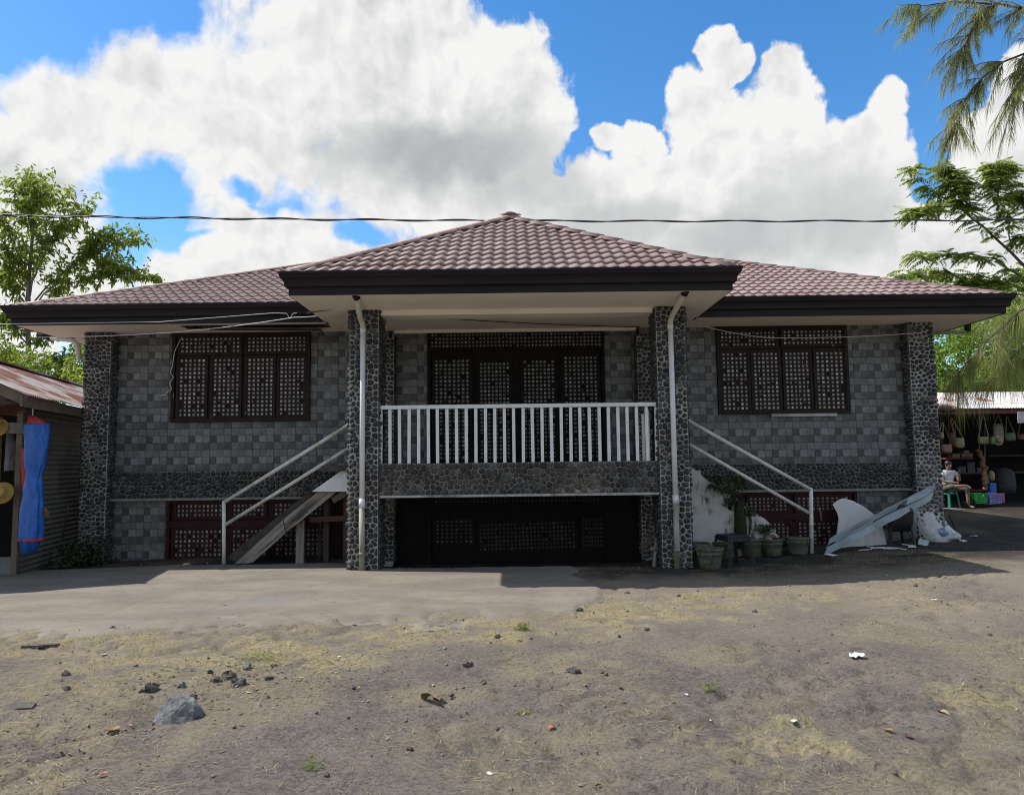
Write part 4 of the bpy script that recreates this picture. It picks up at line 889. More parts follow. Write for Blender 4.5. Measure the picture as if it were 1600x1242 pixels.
# black chair
g = PG(1411, 852); g.z -= .10; ch = thing('plastic_chair', g, 'black plastic chair stored behind the metal flashing', 'chair')
back = MB(); vs = []; n_ = 9
for i in range(n_):
    u = -1 + 2 * i / (n_ - 1)
    for (z, w_) in ((.33, .205), (.50, .215), (.64, .215), (.73, .205), (.775, .165)): vs.append((u * w_, .02 * u * u + .08 - .14 * (z - .36), z + (.0 if z < .7 else -.05 * u * u)))
back.add(vs, [(i * 5 + j, (i + 1) * 5 + j, (i + 1) * 5 + j + 1, i * 5 + j + 1) for i in range(n_ - 1) for j in range(4)])
o = back.build('backrest', m_black, ch, g + Vector((0, -.05, 0)), smooth=True, local=True); md = o.modifiers.new('t', 'SOLIDIFY'); md.thickness = .012
MB().prism([(-.21, .1, .38), (.21, .1, .38), (.22, .48, .40), (-.22, .48, .40)], (0, 0, -.03)).build('seat', m_black, ch, g + Vector((0, -.05, 0)), local=True, bevel=.01)
for sx_ in (-1, 1):
    MB().bar((sx_ * .185, .085, .42), (sx_ * .21, .06, 0), .075, .03).build('leg', m_black, ch, g + Vector((0, -.05, 0)), local=True)
    MB().bar((sx_ * .20, .46, .38), (sx_ * .24, .52, 0), .05, .03).build('leg', m_black, ch, g + Vector((0, -.05, 0)), local=True)
# sack
m_sack = mk('plastic_sack', (.60, .60, .59), (.40, .41, .42), 6, .35, 1.0, 14, coord='World', c3=(.13, .16, .20), s3=5, t3=(.56, .68), spec=.5)
g = PG(1466, 845); sk = thing('rubbish_sack', g, 'lumpy white plastic sack of rubbish leaning on the corner pillar', 'sack')
b_ = MB(); vs = []; rnd = random.Random(4); rows = [(0, .30, .22), (.10, .36, .25), (.26, .31, .24), (.42, .26, .2), (.54, .20, .16), (.62, .13, .10), (.67, .04, .03)]; n_ = 22
for r, (z, rx, ry) in enumerate(rows):
    for k_ in range(n_):
        t = 2 * math.pi * k_ / n_; q = 1 + .10 * math.sin(3 * t + r) + .07 * math.sin(7 * t + 2.1 * r) + rnd.uniform(-.05, .05)
        vs.append((-.20 * z / .6 + rx * q * math.cos(t) + (.10 if z < .2 and math.cos(t) > .3 else 0) * math.cos(t), ry * q * math.sin(t), z * (1 + .05 * math.sin(5 * t))))
b_.add(vs, [(r * n_ + k_, r * n_ + (k_ + 1) % n_, (r + 1) * n_ + (k_ + 1) % n_, (r + 1) * n_ + k_) for r in range(len(rows) - 1) for k_ in range(n_)] + [tuple((len(rows) - 1) * n_ + k_ for k_ in range(n_))])
b_.build('bag', m_sack, sk, g + Vector((-.02, .12, -.02)), smooth=True, local=True).scale = (1, 1, 1.2)
MB().blob(g + Vector((.02, -.12, .16)), (.10, .05, .07), 9, .3).build('blue_wrapper', mk('blue_film', (.12, .20, .36), (.3, .36, .42), 14, .4, .6, coord='World'), sk, smooth=True)
MB().blob(g + Vector((.24, -.05, .07)), (.14, .10, .06), 19, .35).build('torn_tail', m_sack, sk, smooth=True)
bx = PG(1442, 852); o = thing('carton', bx, 'small pale blue carton lying before the rubbish sack', 'carton'); c_ = MB().box(-.07, .07, -.05, .05, 0, .10).build('box', mk('pale_card', (.5, .56, .58), (.42, .48, .5), 4, .7), o, bx, local=True, bevel=.004); c_.rotation_euler = (.1, .25, .6)
a = PG(1500, 836); pk = MB().bar(a + Vector((.02, 0, 0)), V(1486, 804, a.y + .25), .11, .03).build('plank', m_wood_d); setp(pk, 'dark rotten plank leaning beside the right corner pillar', 'plank')
a = PG(1288, 846); pk = MB().tube([a, V(1281, 794, 13.1)], .016, 8).build('stick', mk('pink_paint', (.42, .22, .20), (.34, .19, .17), 6, .7, coord='World')); setp(pk, 'thin faded pink stick leaning on the basement window', 'stick')
for i, (x, y, s_) in enumerate(((1352, 860, .12), (1372, 857, .10), (1392, 858, .12), (1408, 859, .09), (1425, 856, .07), (1300, 868, .10), (1420, 853, .1), (1360, 856, .06), (1505, 846, .07), (1522, 838, .06))):
    g = PG(x, y); o = MB().prism([(-s_, -.03, 0), (s_ * .7, -.05, 0), (s_, .03, 0), (-s_ * .4, .06, 0)], (0, 0, .012)).build('board_scrap', m_board, None, g + Vector((0, 0, .012)), local=True); o.rotation_euler = (random.uniform(-.2, .2), random.uniform(-.15, .15), random.uniform(-1, 1))
    setp(o, 'broken white board scrap on the ground by the junk', 'scrap', 'white board scraps')
# under the balcony
g = PG(1022, 884); cr_ = thing('wooden_cross', g, 'small pale timber cross leaning under the balcony', 'cross'); MB().bar(g, V(1026, 842, g.y + .1), .05, .03).build('upright', m_wood, cr_); MB().bar(V(1016, 857, g.y + .03), V(1036, 855, g.y + .03), .03, .045).build('cross_arm', m_wood, cr_)
o = MB().bar(V(1008, 874, 11.9), V(1030, 869, 11.9), .10, .03).build('plank', m_wood); setp(o, 'short pale plank lying under the balcony', 'plank')
g = PG(604, 884); o = MB().box(-.12, .12, -.1, .1, 0, .09).build('concrete_block', m_mortar, None, g, local=True, bevel=.01); setp(o, 'small concrete block beside the left portico column', 'block')
# ------------------------------------------------------------------ cables
m_cable = mk('black_cable', (.015, .017, .02), (.03, .033, .04), 3, .45, coord='World')
m_cord = mk('white_cord', (.62, .62, .60), (.5, .5, .48), 3, .5, coord='World')
a, b_ = V(-300, 331, 21.6), V(1900, 341, 21.6); pts = [[], []]
for i in range(261):
    t = i / 260; q = a + (b_ - a) * t; q.z -= .18 * 4 * t * (1 - t); ph = t * 2 * math.pi * 16
    for k_ in (0, 1): pts[k_].append(q + Vector((0, math.cos(ph + k_ * math.pi) * .02, math.sin(ph + k_ * math.pi) * .02 + .02 * math.sin(t * 97 + k_))))
oc_ = thing('overhead_cable', (a + b_) / 2, 'black twisted service cable strung above the roof', 'cable')
for k_ in (0, 1): MB().tube(pts[k_], .017, 6).build('strand', m_cable, oc_, smooth=True)
def wire(name, label, pts_, r, mat, sag=0.0, n=14):
    out = []
    for (p_, q_) in zip(pts_, pts_[1:]):
        for i in range(n): t = i / n; v = p_ + (q_ - p_) * t; v.z -= sag * 4 * t * (1 - t); out.append(v)
    o = MB().tube(out + [pts_[-1]], r, 6).build(name, mat, smooth=True); setp(o, label, 'wire'); return o
wire('wire', 'white cord sagging below the left eave up to the portico', [V(60, 527, 12.6), V(275, 519, 12.3), V(460, 496, 11.9), V(548, 487, 11.6)], .007, m_cord, .02)
wire('wire', 'thin white cord along the left fascia ending in a hook', [V(-40, 507, 12.2), V(250, 503, 12.15), V(430, 489, 12.1), V(448, 490, 12.1), V(453, 498, 12.1), V(458, 490, 12.1), V(464, 489, 12.1)], .0055, m_cord, .0)
wire('wire', 'loose white cord curling down beside the left wing window', [V(285, 526, 13.2), V(273, 549, 13.2), V(269, 574, 13.2), V(266, 583, 13.2), V(271, 590, 13.2), V(265, 600, 13.2), V(268, 608, 13.2), V(258, 617, 13.2), V(250, 619, 13.2)], .006, m_cord, -.01)
wire('wire', 'thin black wire slung under the portico ceiling', [V(590, 484, 11.5), V(700, 498, 12.2), V(1000, 511, 13.1)], .008, m_cable, .02)
wire('wire', 'second black wire sagging beneath the portico ceiling', [V(595, 494, 11.6), V(640, 498, 11.9), V(690, 494, 12.2)], .006, m_cable, .02)
wire('wire', 'thin wires crossing the top of the right wing window', [V(1085, 506, 13.0), V(1200, 528, 13.15), V(1440, 520, 13.03)], .007, m_cord, .03)
wire('wire', 'dark wire below the left portico corner', [V(480, 489, 11.4), V(548, 480, 11.35)], .007, m_cable, .0)
for x, y, z in ((610, 507, .0), (996, 503, .0)):
    q = V(x, y, 13.0); o = MB().box(q.x - .025, q.x + .025, 12.98, 13.05, q.z - .22, ZC - .07).build('lamp_bracket', m_fascia, HOUSE)
# ------------------------------------------------------------------ left shed
m_rusty = mk('rusty_roof_sheet', (.50, .46, .43), (.34, .30, .28), 3, .6, .1, coord='World', metal=.1, c3=(.20, .075, .05), s3=1.3, t3=(.45, .56), stretch=(1, .55, 1))
m_shedw = mk('shed_sheet', (.155, .14, .12), (.10, .09, .078), 3, .7, .1, coord='World', c3=(.07, .055, .04), s3=2, t3=(.5, .7))
m_wood_b = mk('brown_board', (.17, .125, .085), (.11, .08, .055), 5, .85, .3, coord='World')
m_wood_y = mk('ochre_post', (.24, .15, .055), (.17, .10, .04), 5, .8, coord='World')
m_cement = mk('cement', (.20, .195, .18), (.14, .135, .125), 4, .9, .3, coord='World')
SHD = thing('shed', (-8.6, 12, 0), 'low corrugated shed with rusty tin roof beside the house', 'shed')
eD = Vector((-.21, .978, -.004)).normalized(); lD = Vector((-1.96, -.39, .95)); C1 = Vector((-7.12, 10.7, 2.71))
def corr(o, d, l, w, ln, pitch=.076, amp=.011, rows=4, nrm=Vector((0, 0, 1))):
    g = MB(); n_ = max(2, int(w / pitch * 6)); vs = []
    for j in range(rows + 1):
        for i in range(n_ + 1): vs.append(o + d * (w * i / n_) + l * (ln * j / rows) + nrm * (amp * math.sin(2 * math.pi * w * i / n_ / pitch)))
    return g.add(vs, [(j * (n_ + 1) + i, j * (n_ + 1) + i + 1, (j + 1) * (n_ + 1) + i + 1, (j + 1) * (n_ + 1) + i) for j in range(rows) for i in range(n_)])
for i in range(11): corr(C1 + eD * (i * .80) + Vector((0, 0, .006 * (i % 2))) - lD * random.uniform(0, .02), eD, lD, .83, 1.02).build('roof_sheet', m_rusty, SHD, smooth=True)
MB().bar(C1 + lD * 1.0 + Vector((0, 0, .02)), C1 + lD * 1.0 + eD * 8.7 + Vector((0, 0, .02)), .2, .03).build('ridge_board', m_rusty, SHD)
lf = Vector((-1, -.2, 0)).normalized()
for i in range(11): corr(C1 + lD * 1.01 + eD * (i * .8), eD, Vector((-1.96, -.39, -.95)), .83, 1.0).build('roof_sheet', m_rusty, SHD, smooth=True)
MB().bar(C1 + lf * .04 + Vector((0, 0, -.10)), C1 + eD * 8.6 + lf * .04 + Vector((0, 0, -.10)), .03, .16).build('eave_board', m_wood_b, SHD)
MB().bar(C1 + eD * .05 + Vector((0, 0, -.09)), C1 + eD * .05 + lD * .98 + Vector((0, 0, -.09)), .03, .15).build('rake_board', m_wood_b, SHD)
w0 = C1 + lf * .42 + eD * 1.15; w0.z = -.1
def wavewall(o, d, ln, h, nrm, pitch=.085, amp=.012):
    g = MB(); n_ = int(h / pitch * 6); vs = []
    for j in range(2):
        for i in range(n_ + 1): vs.append(o + d * (ln * j) + Vector((0, 0, h * i / n_)) + nrm * (amp * math.sin(2 * math.pi * h * i / n_ / pitch)))
    return g.add(vs, [(i, n_ + 1 + i, n_ + 2 + i, i + 1) for i in range(n_)])
wavewall(w0, eD, 7.2, 2.80, -lf).build('side_wall', m_shedw, SHD, smooth=True)
MB().prism([w0 + lf * .03 + Vector((0, 0, .0)), w0 + lf * .9, w0 + lf * .9 + Vector((0, 0, .34)), w0 + lf * .03 + Vector((0, 0, .34))], eD * .12).build('front_ledge', m_cement, SHD)
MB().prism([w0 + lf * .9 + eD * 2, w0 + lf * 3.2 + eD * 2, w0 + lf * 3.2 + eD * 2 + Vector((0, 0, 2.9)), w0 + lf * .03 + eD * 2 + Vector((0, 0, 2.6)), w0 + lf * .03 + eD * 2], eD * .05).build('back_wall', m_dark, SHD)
MB().bar(w0 + lf * .38 + Vector((0, 0, 0)), w0 + lf * .38 + Vector((0, 0, 2.55)), .07, .07).build('post', m_wood_y, SHD)
MB().bar(w0 + lf * .06, w0 + lf * .06 + Vector((0, 0, 2.6)), .09, .09).build('post', m_wood_b, SHD)
MB().bar(w0 + lf * .0 + Vector((0, -.05, 2.36)), w0 + lf * 2.5 + Vector((0, -.05, 2.40)), .05, .17).build('lintel', m_cement, SHD)
MB().bar(w0 + lf * .42 + Vector((0, 0, .95)), w0 + lf * 2.2 + Vector((0, 0, .95)), .5, .05).build('counter', m_wood_b, SHD)
# blue tarpaulin roll
m_tarp = mk('blue_tarp', (.012, .115, .46), (.009, .08, .34), 5, .4, 1.0, 5, coord='World', stretch=(3, 3, 1), spec=.5)
m_red = mk('red_hem', (.42, .04, .03), (.30, .03, .03), 6, .6, coord='World')
tp = thing('tarpaulin_roll', V(50, 866, 11.35), 'rolled blue tarpaulin with red hem hanging from the shed eave', 'tarpaulin')
def roll(px_pts, rs, Y_, n_=20, seed=1, amp=.12):
    g = MB(); vs = []; rnd = random.Random(seed); m_ = len(px_pts)
    if m_ > 6:
        tt = np.linspace(0, m_ - 1, 48); xs_, ys_ = zip(*px_pts); px_pts = list(zip(np.interp(tt, range(m_), xs_), np.interp(tt, range(m_), ys_))); rs = list(np.interp(tt, range(m_), rs)); m_ = 48; n_ = 40; amp *= .5
    for i, ((x, y), r) in enumerate(zip(px_pts, rs)):
        c_ = V(x, y, Y_)
        for k_ in range(n_):
            t = 2 * math.pi * k_ / n_; q = 1 + amp * math.sin(4 * t + (.5 if m_ < 48 else .12) * i) + amp * .7 * math.sin(7 * t - (.8 if m_ < 48 else .17) * i) + (rnd.uniform(-.05, .05) if m_ < 48 else .55 * float(fbm(np.array([3 * math.cos(t) + 2 * math.sin(t) + seed]), np.array([i * .16 + 2 * math.sin(t)]), 3, 5)[0] - .5)); vs.append(c_ + Vector((r * q * math.cos(t), r * .7 * q * math.sin(t), rnd.uniform(-.01, .01))))
    return g.add(vs, [(i * n_ + k_, i * n_ + (k_ + 1) % n_, (i + 1) * n_ + (k_ + 1) % n_, (i + 1) * n_ + k_) for i in range(m_ - 1) for k_ in range(n_)] + [tuple(range(n_ - 1, -1, -1)), tuple((m_ - 1) * n_ + k_ for k_ in range(n_))])
ys = [662, 672, 685, 700, 715, 728, 740, 746, 752, 764, 780, 800, 820, 838, 846]; xs = [57, 57, 57, 57, 57, 56, 54, 53, 53, 52, 51, 49, 48, 47, 47]; rr = [.165, .17, .165, .165, .16, .145, .125, .118, .125, .14, .15, .16, .17, .165, .155]
roll(list(zip(xs, ys)), rr, 11.35).build('bundle', m_tarp, tp, smooth=True)
roll([(47, 844), (46, 848), (44, 863)], [.16, .125, .10], 11.35, seed=3).build('bottom_fold', m_tarp, tp, smooth=True)
roll([(47, 841), (47, 846)], [.172, .168], 11.35, seed=1).build('hem', m_red, tp, smooth=True)
roll([(50, 650), (55, 657), (57, 664)], [.05, .10, .155], 11.35, seed=4).build('top_fold', m_red, tp, smooth=True)
MB().prism([V(32, 700, 11.5), V(38, 700, 11.5), V(40, 770, 11.5), V(34, 766, 11.5)], (0, .03, 0)).build('red_edge', m_red, tp)
MB().tube([V(51, 650, 11.35), V(52, 628, 11.2)], .008, 6).build('tie', m_cord, tp)
m_straw2 = mk('straw_hat', (.46, .30, .08), (.36, .22, .05), 20, .8, .3)
def hat(x, y, Y_, r, label, tilt):
    g = V(x, y, Y_); t = thing('straw_hat', g, label, 'hat'); o = MB().lathe([(r, 0), (r * .97, .012), (r * .55, .02), (r * .52, .10), (r * .40, .13), (.002, .135)], n=22, cap=False).build('body', m_straw2, t, g, smooth=True, local=True); o.rotation_euler = tilt; md = o.modifiers.new('t', 'SOLIDIFY'); md.thickness = .006
hat(4, 770, 11.5, .17, 'bright yellow straw hat hanging in the shed opening', (1.35, .5, 0)); hat(-2, 668, 11.6, .15, 'brown straw hat hanging high in the shed opening', (1.3, .2, 0))
for (x0, x1, y0, y1, c_, lb) in ((10, 20, 665, 735, (.20, .20, .21), 'grey cloth hanging inside the shed'), (20, 26, 690, 720, (.10, .09, .09), 'dark bag hanging inside the shed')):
    o = roll([((x0 + x1) / 2, y0), ((x0 + x1) / 2 + 1, (y0 + y1) / 2), ((x0 + x1) / 2, y1)], [.04, .07, .08], 11.9, seed=x0).build('hanging_cloth', mk('cloth%d' % x0, c_, tuple(q * .6 for q in c_), 6, .9, coord='World')); setp(o, lb, 'cloth')
o = MB().prism([V(66, 790, 11.6), V(74, 797, 11.6), (V(76, 806, 11.6)), V(66, 808, 11.6)], (0, .02, 0)).build('orange_rag', mk('orange_cloth', (.38, .16, .03), (.25, .10, .02), 8, .9, coord='World')); setp(o, 'orange rag tucked behind the blue tarpaulin', 'rag')
a = PG(92, 872); o = MB().tube([a, V(106, 792, 12.0)], .012, 6).build('broom_stick', m_wood_b); setp(o, 'thin stick leaning on the corrugated shed wall', 'stick')
# ------------------------------------------------------------------ market stall on the right
ST = thing('market_stall', (14, 21, .2), 'souvenir stall with rusty white tin roof right of the house', 'stall')
zs = .24
MB().box(11.2, 24, 19.7, 24, -.2, zs).build('stall_floor', m_cement, ST, bevel=.01)
r0 = Vector((11.45, 20.15, 2.93)); 
for i in range(9): corr(r0 + Vector((i * .95, 0, .005 * (i % 2))), Vector((1, 0, 0)), Vector((0, .97, .22)), .99, 3.2).build('roof_sheet', m_rusty if i in (0,) else mk('tin_roof%d' % i, (.62, .60, .58), (.52, .50, .48), 3, .5, .1, coord='World', c3=(.34, .12, .08), s3=.9, t3=(.54, .60), stretch=(1, .4, 1)), ST, smooth=True)
MB().box(11.45, 20, 20.2, 20.26, 2.78, 2.88).build('eave_beam', mk('maroon_paint', (.16, .03, .03), (.11, .025, .025), 5, .7, coord='World'), ST)
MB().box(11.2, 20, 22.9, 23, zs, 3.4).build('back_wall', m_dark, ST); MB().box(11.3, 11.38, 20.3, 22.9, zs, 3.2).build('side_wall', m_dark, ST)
for x in (11.5, 16.6): MB().box(x, x + .1, 20.25, 20.35, zs, 2.9).build('post', m_wood_d, ST)
m_maroon = MATS['maroon_paint']
for (x0, x1, y, dp) in ((1478, 1521, 716, .35), (1500, 1535, 739, .4), (1500, 1545, 766, .4)):
    a, b_ = V(x0, y, 21.6), V(x1, y, 21.6); MB().box(a.x, b_.x, 21.6, 21.6 + dp, a.z - .03, a.z + .02).build('shelf', m_maroon, ST)
for (x0, x1, y) in ((1545, 1600, 712), (1560, 1600, 738)):
    a, b_ = V(x0, y, 22.2), V(x1 + 60, y, 22.2); MB().box(a.x, b_.x, 22.2, 22.6, a.z - .03, a.z + .02).build('shelf', m_wood_d, ST)
def cm(nm, c_, **k): return mk(nm, c_, tuple(q * .65 for q in c_), 9, k.pop('rough', .75), coord='World', **k)
m_cream = cm('cream_weave', (.34, .27, .14), bump=.3); m_tan = cm('tan_leather', (.36, .20, .13)); m_brown = cm('brown_shell', (.20, .11, .06)); m_gr = cm('green_plastic', (.05, .42, .07), rough=.4); m_teal = cm('teal_plastic', (.03, .30, .20), rough=.4)
m_pink = cm('pink_plastic', (.55, .22, .42), rough=.4); m_blue2 = cm('blue_plastic', (.04, .13, .50), rough=.4); m_violet = cm('violet_plastic', (.30, .28, .62), rough=.4); m_clear = cm('cloudy_film', (.22, .19, .14)); m_card = cm('brown_carton', (.30, .18, .12))
def bag(x0, x1, y0, y1, Y_, straps, mat, label, nm='hanging_bag', smat=None, cat='bag', cx=None):
    a, b_ = V(x0, y1, Y_), V(x1, y0, Y_); cx_ = (a.x + b_.x) / 2; w_, h_ = b_.x - a.x, b_.z - a.z; t = thing(nm, (cx_, Y_, a.z), label, cat, 'bags hanging in the stall')
    MB().lathe([(.30, 0), (.46, .06), (.52, .35), (.50, .75), (.46, 1.0)], n=16, sx=w_, sy=.14 / 1).build('pouch', mat, t, (cx_, Y_, a.z), smooth=True, local=True).scale = (1, 1, h_)
    if straps:
        top = V(straps[0], straps[1], Y_)
        for sg in (-1, 1): MB().tube([(cx_ + sg * w_ * .42, Y_, a.z + h_ * .95), top + Vector((sg * .012, 0, 0))], .014, 6).build('strap', smat or mat, t)
bag(1493, 1506, 684, 700, 20.5, (1486, 652), m_cream, 'cream woven bag with long straps hanging in the stall', smat=m_tan)
bag(1471, 1487, 694, 708, 20.6, (1475, 664), m_tan, 'pinkish tan purse hanging at the stall edge', smat=m_brown)
bag(1483, 1491, 676, 698, 20.8, (1483, 655), m_brown, 'dark brown pouch hanging behind the cream bag')
bag(1467, 1474, 675, 686, 20.5, (1473, 660), m_cream, 'small pale pouch hanging next to the corner pillar')
bag(1528, 1546, 682, 694, 20.6, (1536, 649), m_cream, 'straw bag with fanned cords hanging from the stall beam')
bag(1553, 1567, 662, 692, 20.6, (1560, 650), m_clear, 'clear plastic bag of goods hanging from the stall beam')
bag(1571, 1586, 676, 689, 20.6, (1573, 650), cm('green_check', (.12, .19, .08)), 'green checked basket bag hanging in the stall')
bag(1590, 1606, 678, 687, 20.8, (1597, 650), m_brown, 'brown woven bag beside the green checked one')
hatp = V(1560, 688, 20.45); t = thing('straw_hat', hatp, 'straw hat with black band hanging in the stall', 'hat'); o = MB().lathe([(.14, 0), (.08, .012), (.075, .07), (.002, .08)], n=20, cap=False).build('body', m_cream, t, hatp, smooth=True, local=True); o.rotation_euler.x = 1.5; o = MB().lathe([(.083, .012), (.08, .035)], n=20, cap=False).build('hat_band', m_black, t, hatp, local=True); o.rotation_euler.x = 1.5
b_ = V(1551, 694, 20.5); o = MB().lathe([(.055, 0), (.06, .03), (.06, .15), (.03, .19), (.028, .22)], b_, 14).build('green_bottle', cm('green_glass', (.10, .28, .05), rough=.3), smooth=True); setp(o, 'green bottle hanging between stall bags', 'bottle')
for i, (x, y, w_, h_) in enumerate(((1492, 715, .22, .12), (1505, 714, .16, .11), (1514, 714, .13, .11), (1508, 708, .15, .08))):
    q = V(x, y, 21.7); o = MB().box(q.x - w_ / 2, q.x + w_ / 2, 21.62, 21.85, q.z, q.z + h_).build('carton', m_card, bevel=.004); setp(o, ('wide brown carton on the red stall shelf', 'brown carton in the middle of the red stall shelf', 'brown carton at the end of the red stall shelf', 'brown carton on top of the shelf cartons')[i], 'carton')
for i, (x, y, w_, h_) in enumerate(((1502, 738, .20, .18), (1516, 738, .22, .30), (1529, 738, .16, .14))):
    q = V(x, y, 21.75); o = MB().box(q.x - w_ / 2, q.x + w_ / 2, 21.68, 21.9, q.z + .001, q.z + h_).build('storage_tub', cm('grey_tub%d' % i, (.10, .10, .11)), bevel=.01); setp(o, ('small grey tub on the lower stall shelf', 'tall grey tub on the lower stall shelf', 'low grey tub at the lower shelf end')[i], 'tub')
def shells(label, pts_, r, mat, seed):
    q0 = V(*pts_[0], 20.9); t = thing('shell_string', q0, label, 'ornament', 'strings of shells in the stall'); rnd = random.Random(seed)
    for i in range(9):
        f_ = i / 8; x = pts_[0][0] + (pts_[1][0] - pts_[0][0]) * f_; y = pts_[0][1] + (pts_[1][1] - pts_[0][1]) * f_
        MB().blob(V(x + rnd.uniform(-3, 3), y, 20.9), (r, r * .7, r), seed + i, .25, 8, 5).build('shell', mat, t, smooth=True)
    MB().tube([V(*pts_[0], 20.9), V(pts_[0][0], 652, 20.9)], .006, 5).build('string', m_cord, t)
shells('brown shell string hanging in the middle of the stall', ((1530, 704), (1540, 735)), .07, m_brown, 3); shells('long cone of woven shells standing by the blue tub', ((1539, 740), (1543, 763)), .085, cm('honey_shell', (.30, .19, .09)), 7)
q = V(1551, 772, 20.8); o = MB().box(q.x - .09, q.x + .09, 20.75, 20.95, q.z, q.z + .32).build('blue_tub', m_blue2, bevel=.01); setp(o, 'tall blue plastic tub behind the pink crate', 'tub')
q = V(1550, 752, 20.85); o = MB().lathe([(.02, 0), (.075, .05), (.08, .2), (.06, .27), (.02, .3)], q, 12).build('woven_roll', m_cream, smooth=True); setp(o, 'rolled straw mat standing in the blue tub', 'mat')
def basket(x0, x1, y0, y1, Y_, mat, label, nm, cat, rim=None, taper=.78):
    a, b_ = V(x0, y1, Y_), V(x1, y0, Y_); cx_, w_, h_ = (a.x + b_.x) / 2, b_.x - a.x, b_.z - a.z; t = thing(nm, (cx_, Y_, a.z), label, cat)
    for s in range(5):
        z = a.z + h_ * s / 5; k_ = (taper + (1 - taper) * s / 5) * w_ / 2
        g = MB(); 
        for u0, u1, v0, v1 in ((-k_, k_, -.16, -.15), (-k_, k_, .15, .16), (-k_, -k_ + .01, -.149, .149), (k_ - .01, k_, -.149, .149)): g.box(cx_ + u0, cx_ + u1, Y_ + v0, Y_ + v1, z, z + h_ * .13)
        g.build('slat', mat, t)
    k_ = w_ / 2
    for sx_ in (-1, -.33, .33, 1): MB().bar((cx_ + sx_ * k_ * taper * .98, Y_ - .155, a.z), (cx_ + sx_ * k_ * .97, Y_ - .155, a.z + h_), .03, .014).build('upright', mat, t)
    MB().box(cx_ - k_ - .015, cx_ + k_ + .015, Y_ - .175, Y_ - .145, a.z + h_ * .92, a.z + h_).box(cx_ - k_ - .015, cx_ + k_ + .015, Y_ + .145, Y_ + .175, a.z + h_ * .92, a.z + h_).build('rim', rim or mat, t)
    MB().box(cx_ - k_ * taper, cx_ + k_ * taper, Y_ - .14, Y_ + .14, a.z + .002, a.z + .012).build('base', mat, t); return t
bk_ = basket(1516, 1537, 770, 786, 20.2, m_gr, 'bright green plastic basket on the stall floor', 'plastic_basket', 'basket', taper=.72)
MB().tube([V(1517, 773, 20.0), V(1522, 780, 19.97), V(1532, 780, 19.97), V(1537, 773, 20.0)], .009, 6).build('handle', m_gr, bk_)
basket(1541, 1557, 771, 786, 20.2, m_violet, 'violet slatted plastic crate next to the green basket', 'plastic_crate', 'crate', taper=1.0)
basket(1556, 1562.5, 770, 785, 20.35, m_pink, 'pink plastic crate tucked beside the violet one', 'plastic_crate', 'crate', taper=1.0)
q = V(1598, 642, 20.1); o = MB().prism([V(1590, 643, 20.1), V(1590, 661, 20.1), V(1606, 660, 20.1), V(1606, 643, 20.1)], (0, .01, 0)).build('price_sheet', cm('pale_paper', (.62, .58, .56))); setp(o, 'pale paper sheet hanging from the stall eave', 'sheet')
q = V(1570, 770, 21.5); o = MB().lathe([(.26, 0), (.30, .2), (.28, .55), (.20, .68), (.05, .72)], q, 16).build('grey_sack', cm('grey_sack', (.055, .055, .055)), smooth=True); setp(o, 'dark grey sack standing at the back of the stall', 'sack')
q = PG(1480, 642); o = MB().blob(V(1478, 640, 20.2), (.22, .12, .10), 5, .35).build('black_bundle', m_black, smooth=True); setp(o, 'black bundle tied on the stall eave corner', 'bundle')
# ------------------------------------------------------------------ the seated person
SB = Vector((float(P(1484, 790, 20.15)[0]), 20.15, zs))
stool('stool', 'green plastic stool under the seated person', SB, .30, .46, m_teal, .2)
PER = thing('person', SB, 'person in white shirt and khaki shorts seated on green stool holding phone', 'person')
m_skin = cm('skin', (.33, .19, .125), rough=.55); m_shirt = cm('white_shirt', (.68, .68, .70)); m_short = cm('khaki_cloth', (.115, .105, .08)); m_hair = cm('black_hair', (.012, .010, .009), rough=.45)
def skin(name, joints, edges, mat, parent, root, sub=2):
    names = list(joints); me = bpy.data.meshes.new(name); me.from_pydata([tuple(Vector(joints[k_][:3])) for k_ in names], [(names.index(a), names.index(b_)) for a, b_ in edges], []); me.materials.append(mat)
    o = link(name, me, parent, SB); o.scale = (.92,) * 3; md = o.modifiers.new('skin', 'SKIN'); md.use_smooth_shade = True
    bm = bmesh.new(); bm.from_mesh(me); ly = bm.verts.layers.skin.verify(); bm.verts.ensure_lookup_table()
    for i, k_ in enumerate(names):
        r = joints[k_][3]; bm.verts[i][ly].radius = r if isinstance(r, tuple) else (r, r); bm.verts[i][ly].use_root = (k_ == root)
    bm.to_mesh(me); bm.free(); s = o.modifiers.new('sub', 'SUBSURF'); s.levels = sub; s.render_levels = sub; return o
J = {'pel': (0, .02, .56, (.15, .12)), 'sp': (0, .03, .76, (.13, .10)), 'ch': (.01, .02, .97, (.16, .11)), 'nk': (.02, 0, 1.10, .05), 'hd0': (.025, -.01, 1.17, (.072, .08)), 'hd': (.03, -.02, 1.25, (.078, .092)), 'hd2': (.03, -.015, 1.33, (.06, .07)),
     'hr': (.10, -.02, .55, .09), 'kr': (.36, -.28, .57, .062), 'cr': (.385, -.27, .36, .055), 'ar': (.40, -.26, .08, .036), 'fr': (.44, -.36, .035, .035), 'tr': (.47, -.43, .025, .026),
     'hl': (-.10, -.02, .55, .09), 'kl': (-.20, -.36, .62, .062), 'cl': (.02, -.40, .64, .055), 'al': (.26, -.40, .655, .036), 'fl': (.33, -.44, .62, .034), 'tl': (.37, -.47, .57, .025),
     'slr': (.19, .01, 1.03, .06), 'er': (.25, -.15, .78, .042), 'wr': (.17, -.27, .98, .028), 'har': (.16, -.28, 1.04, .03),
     'sll': (-.18, .01, 1.03, .06), 'el': (-.24, -.14, .78, .042), 'wl': (-.02, -.27, .75, .028), 'hal': (.05, -.28, .745, .03)}
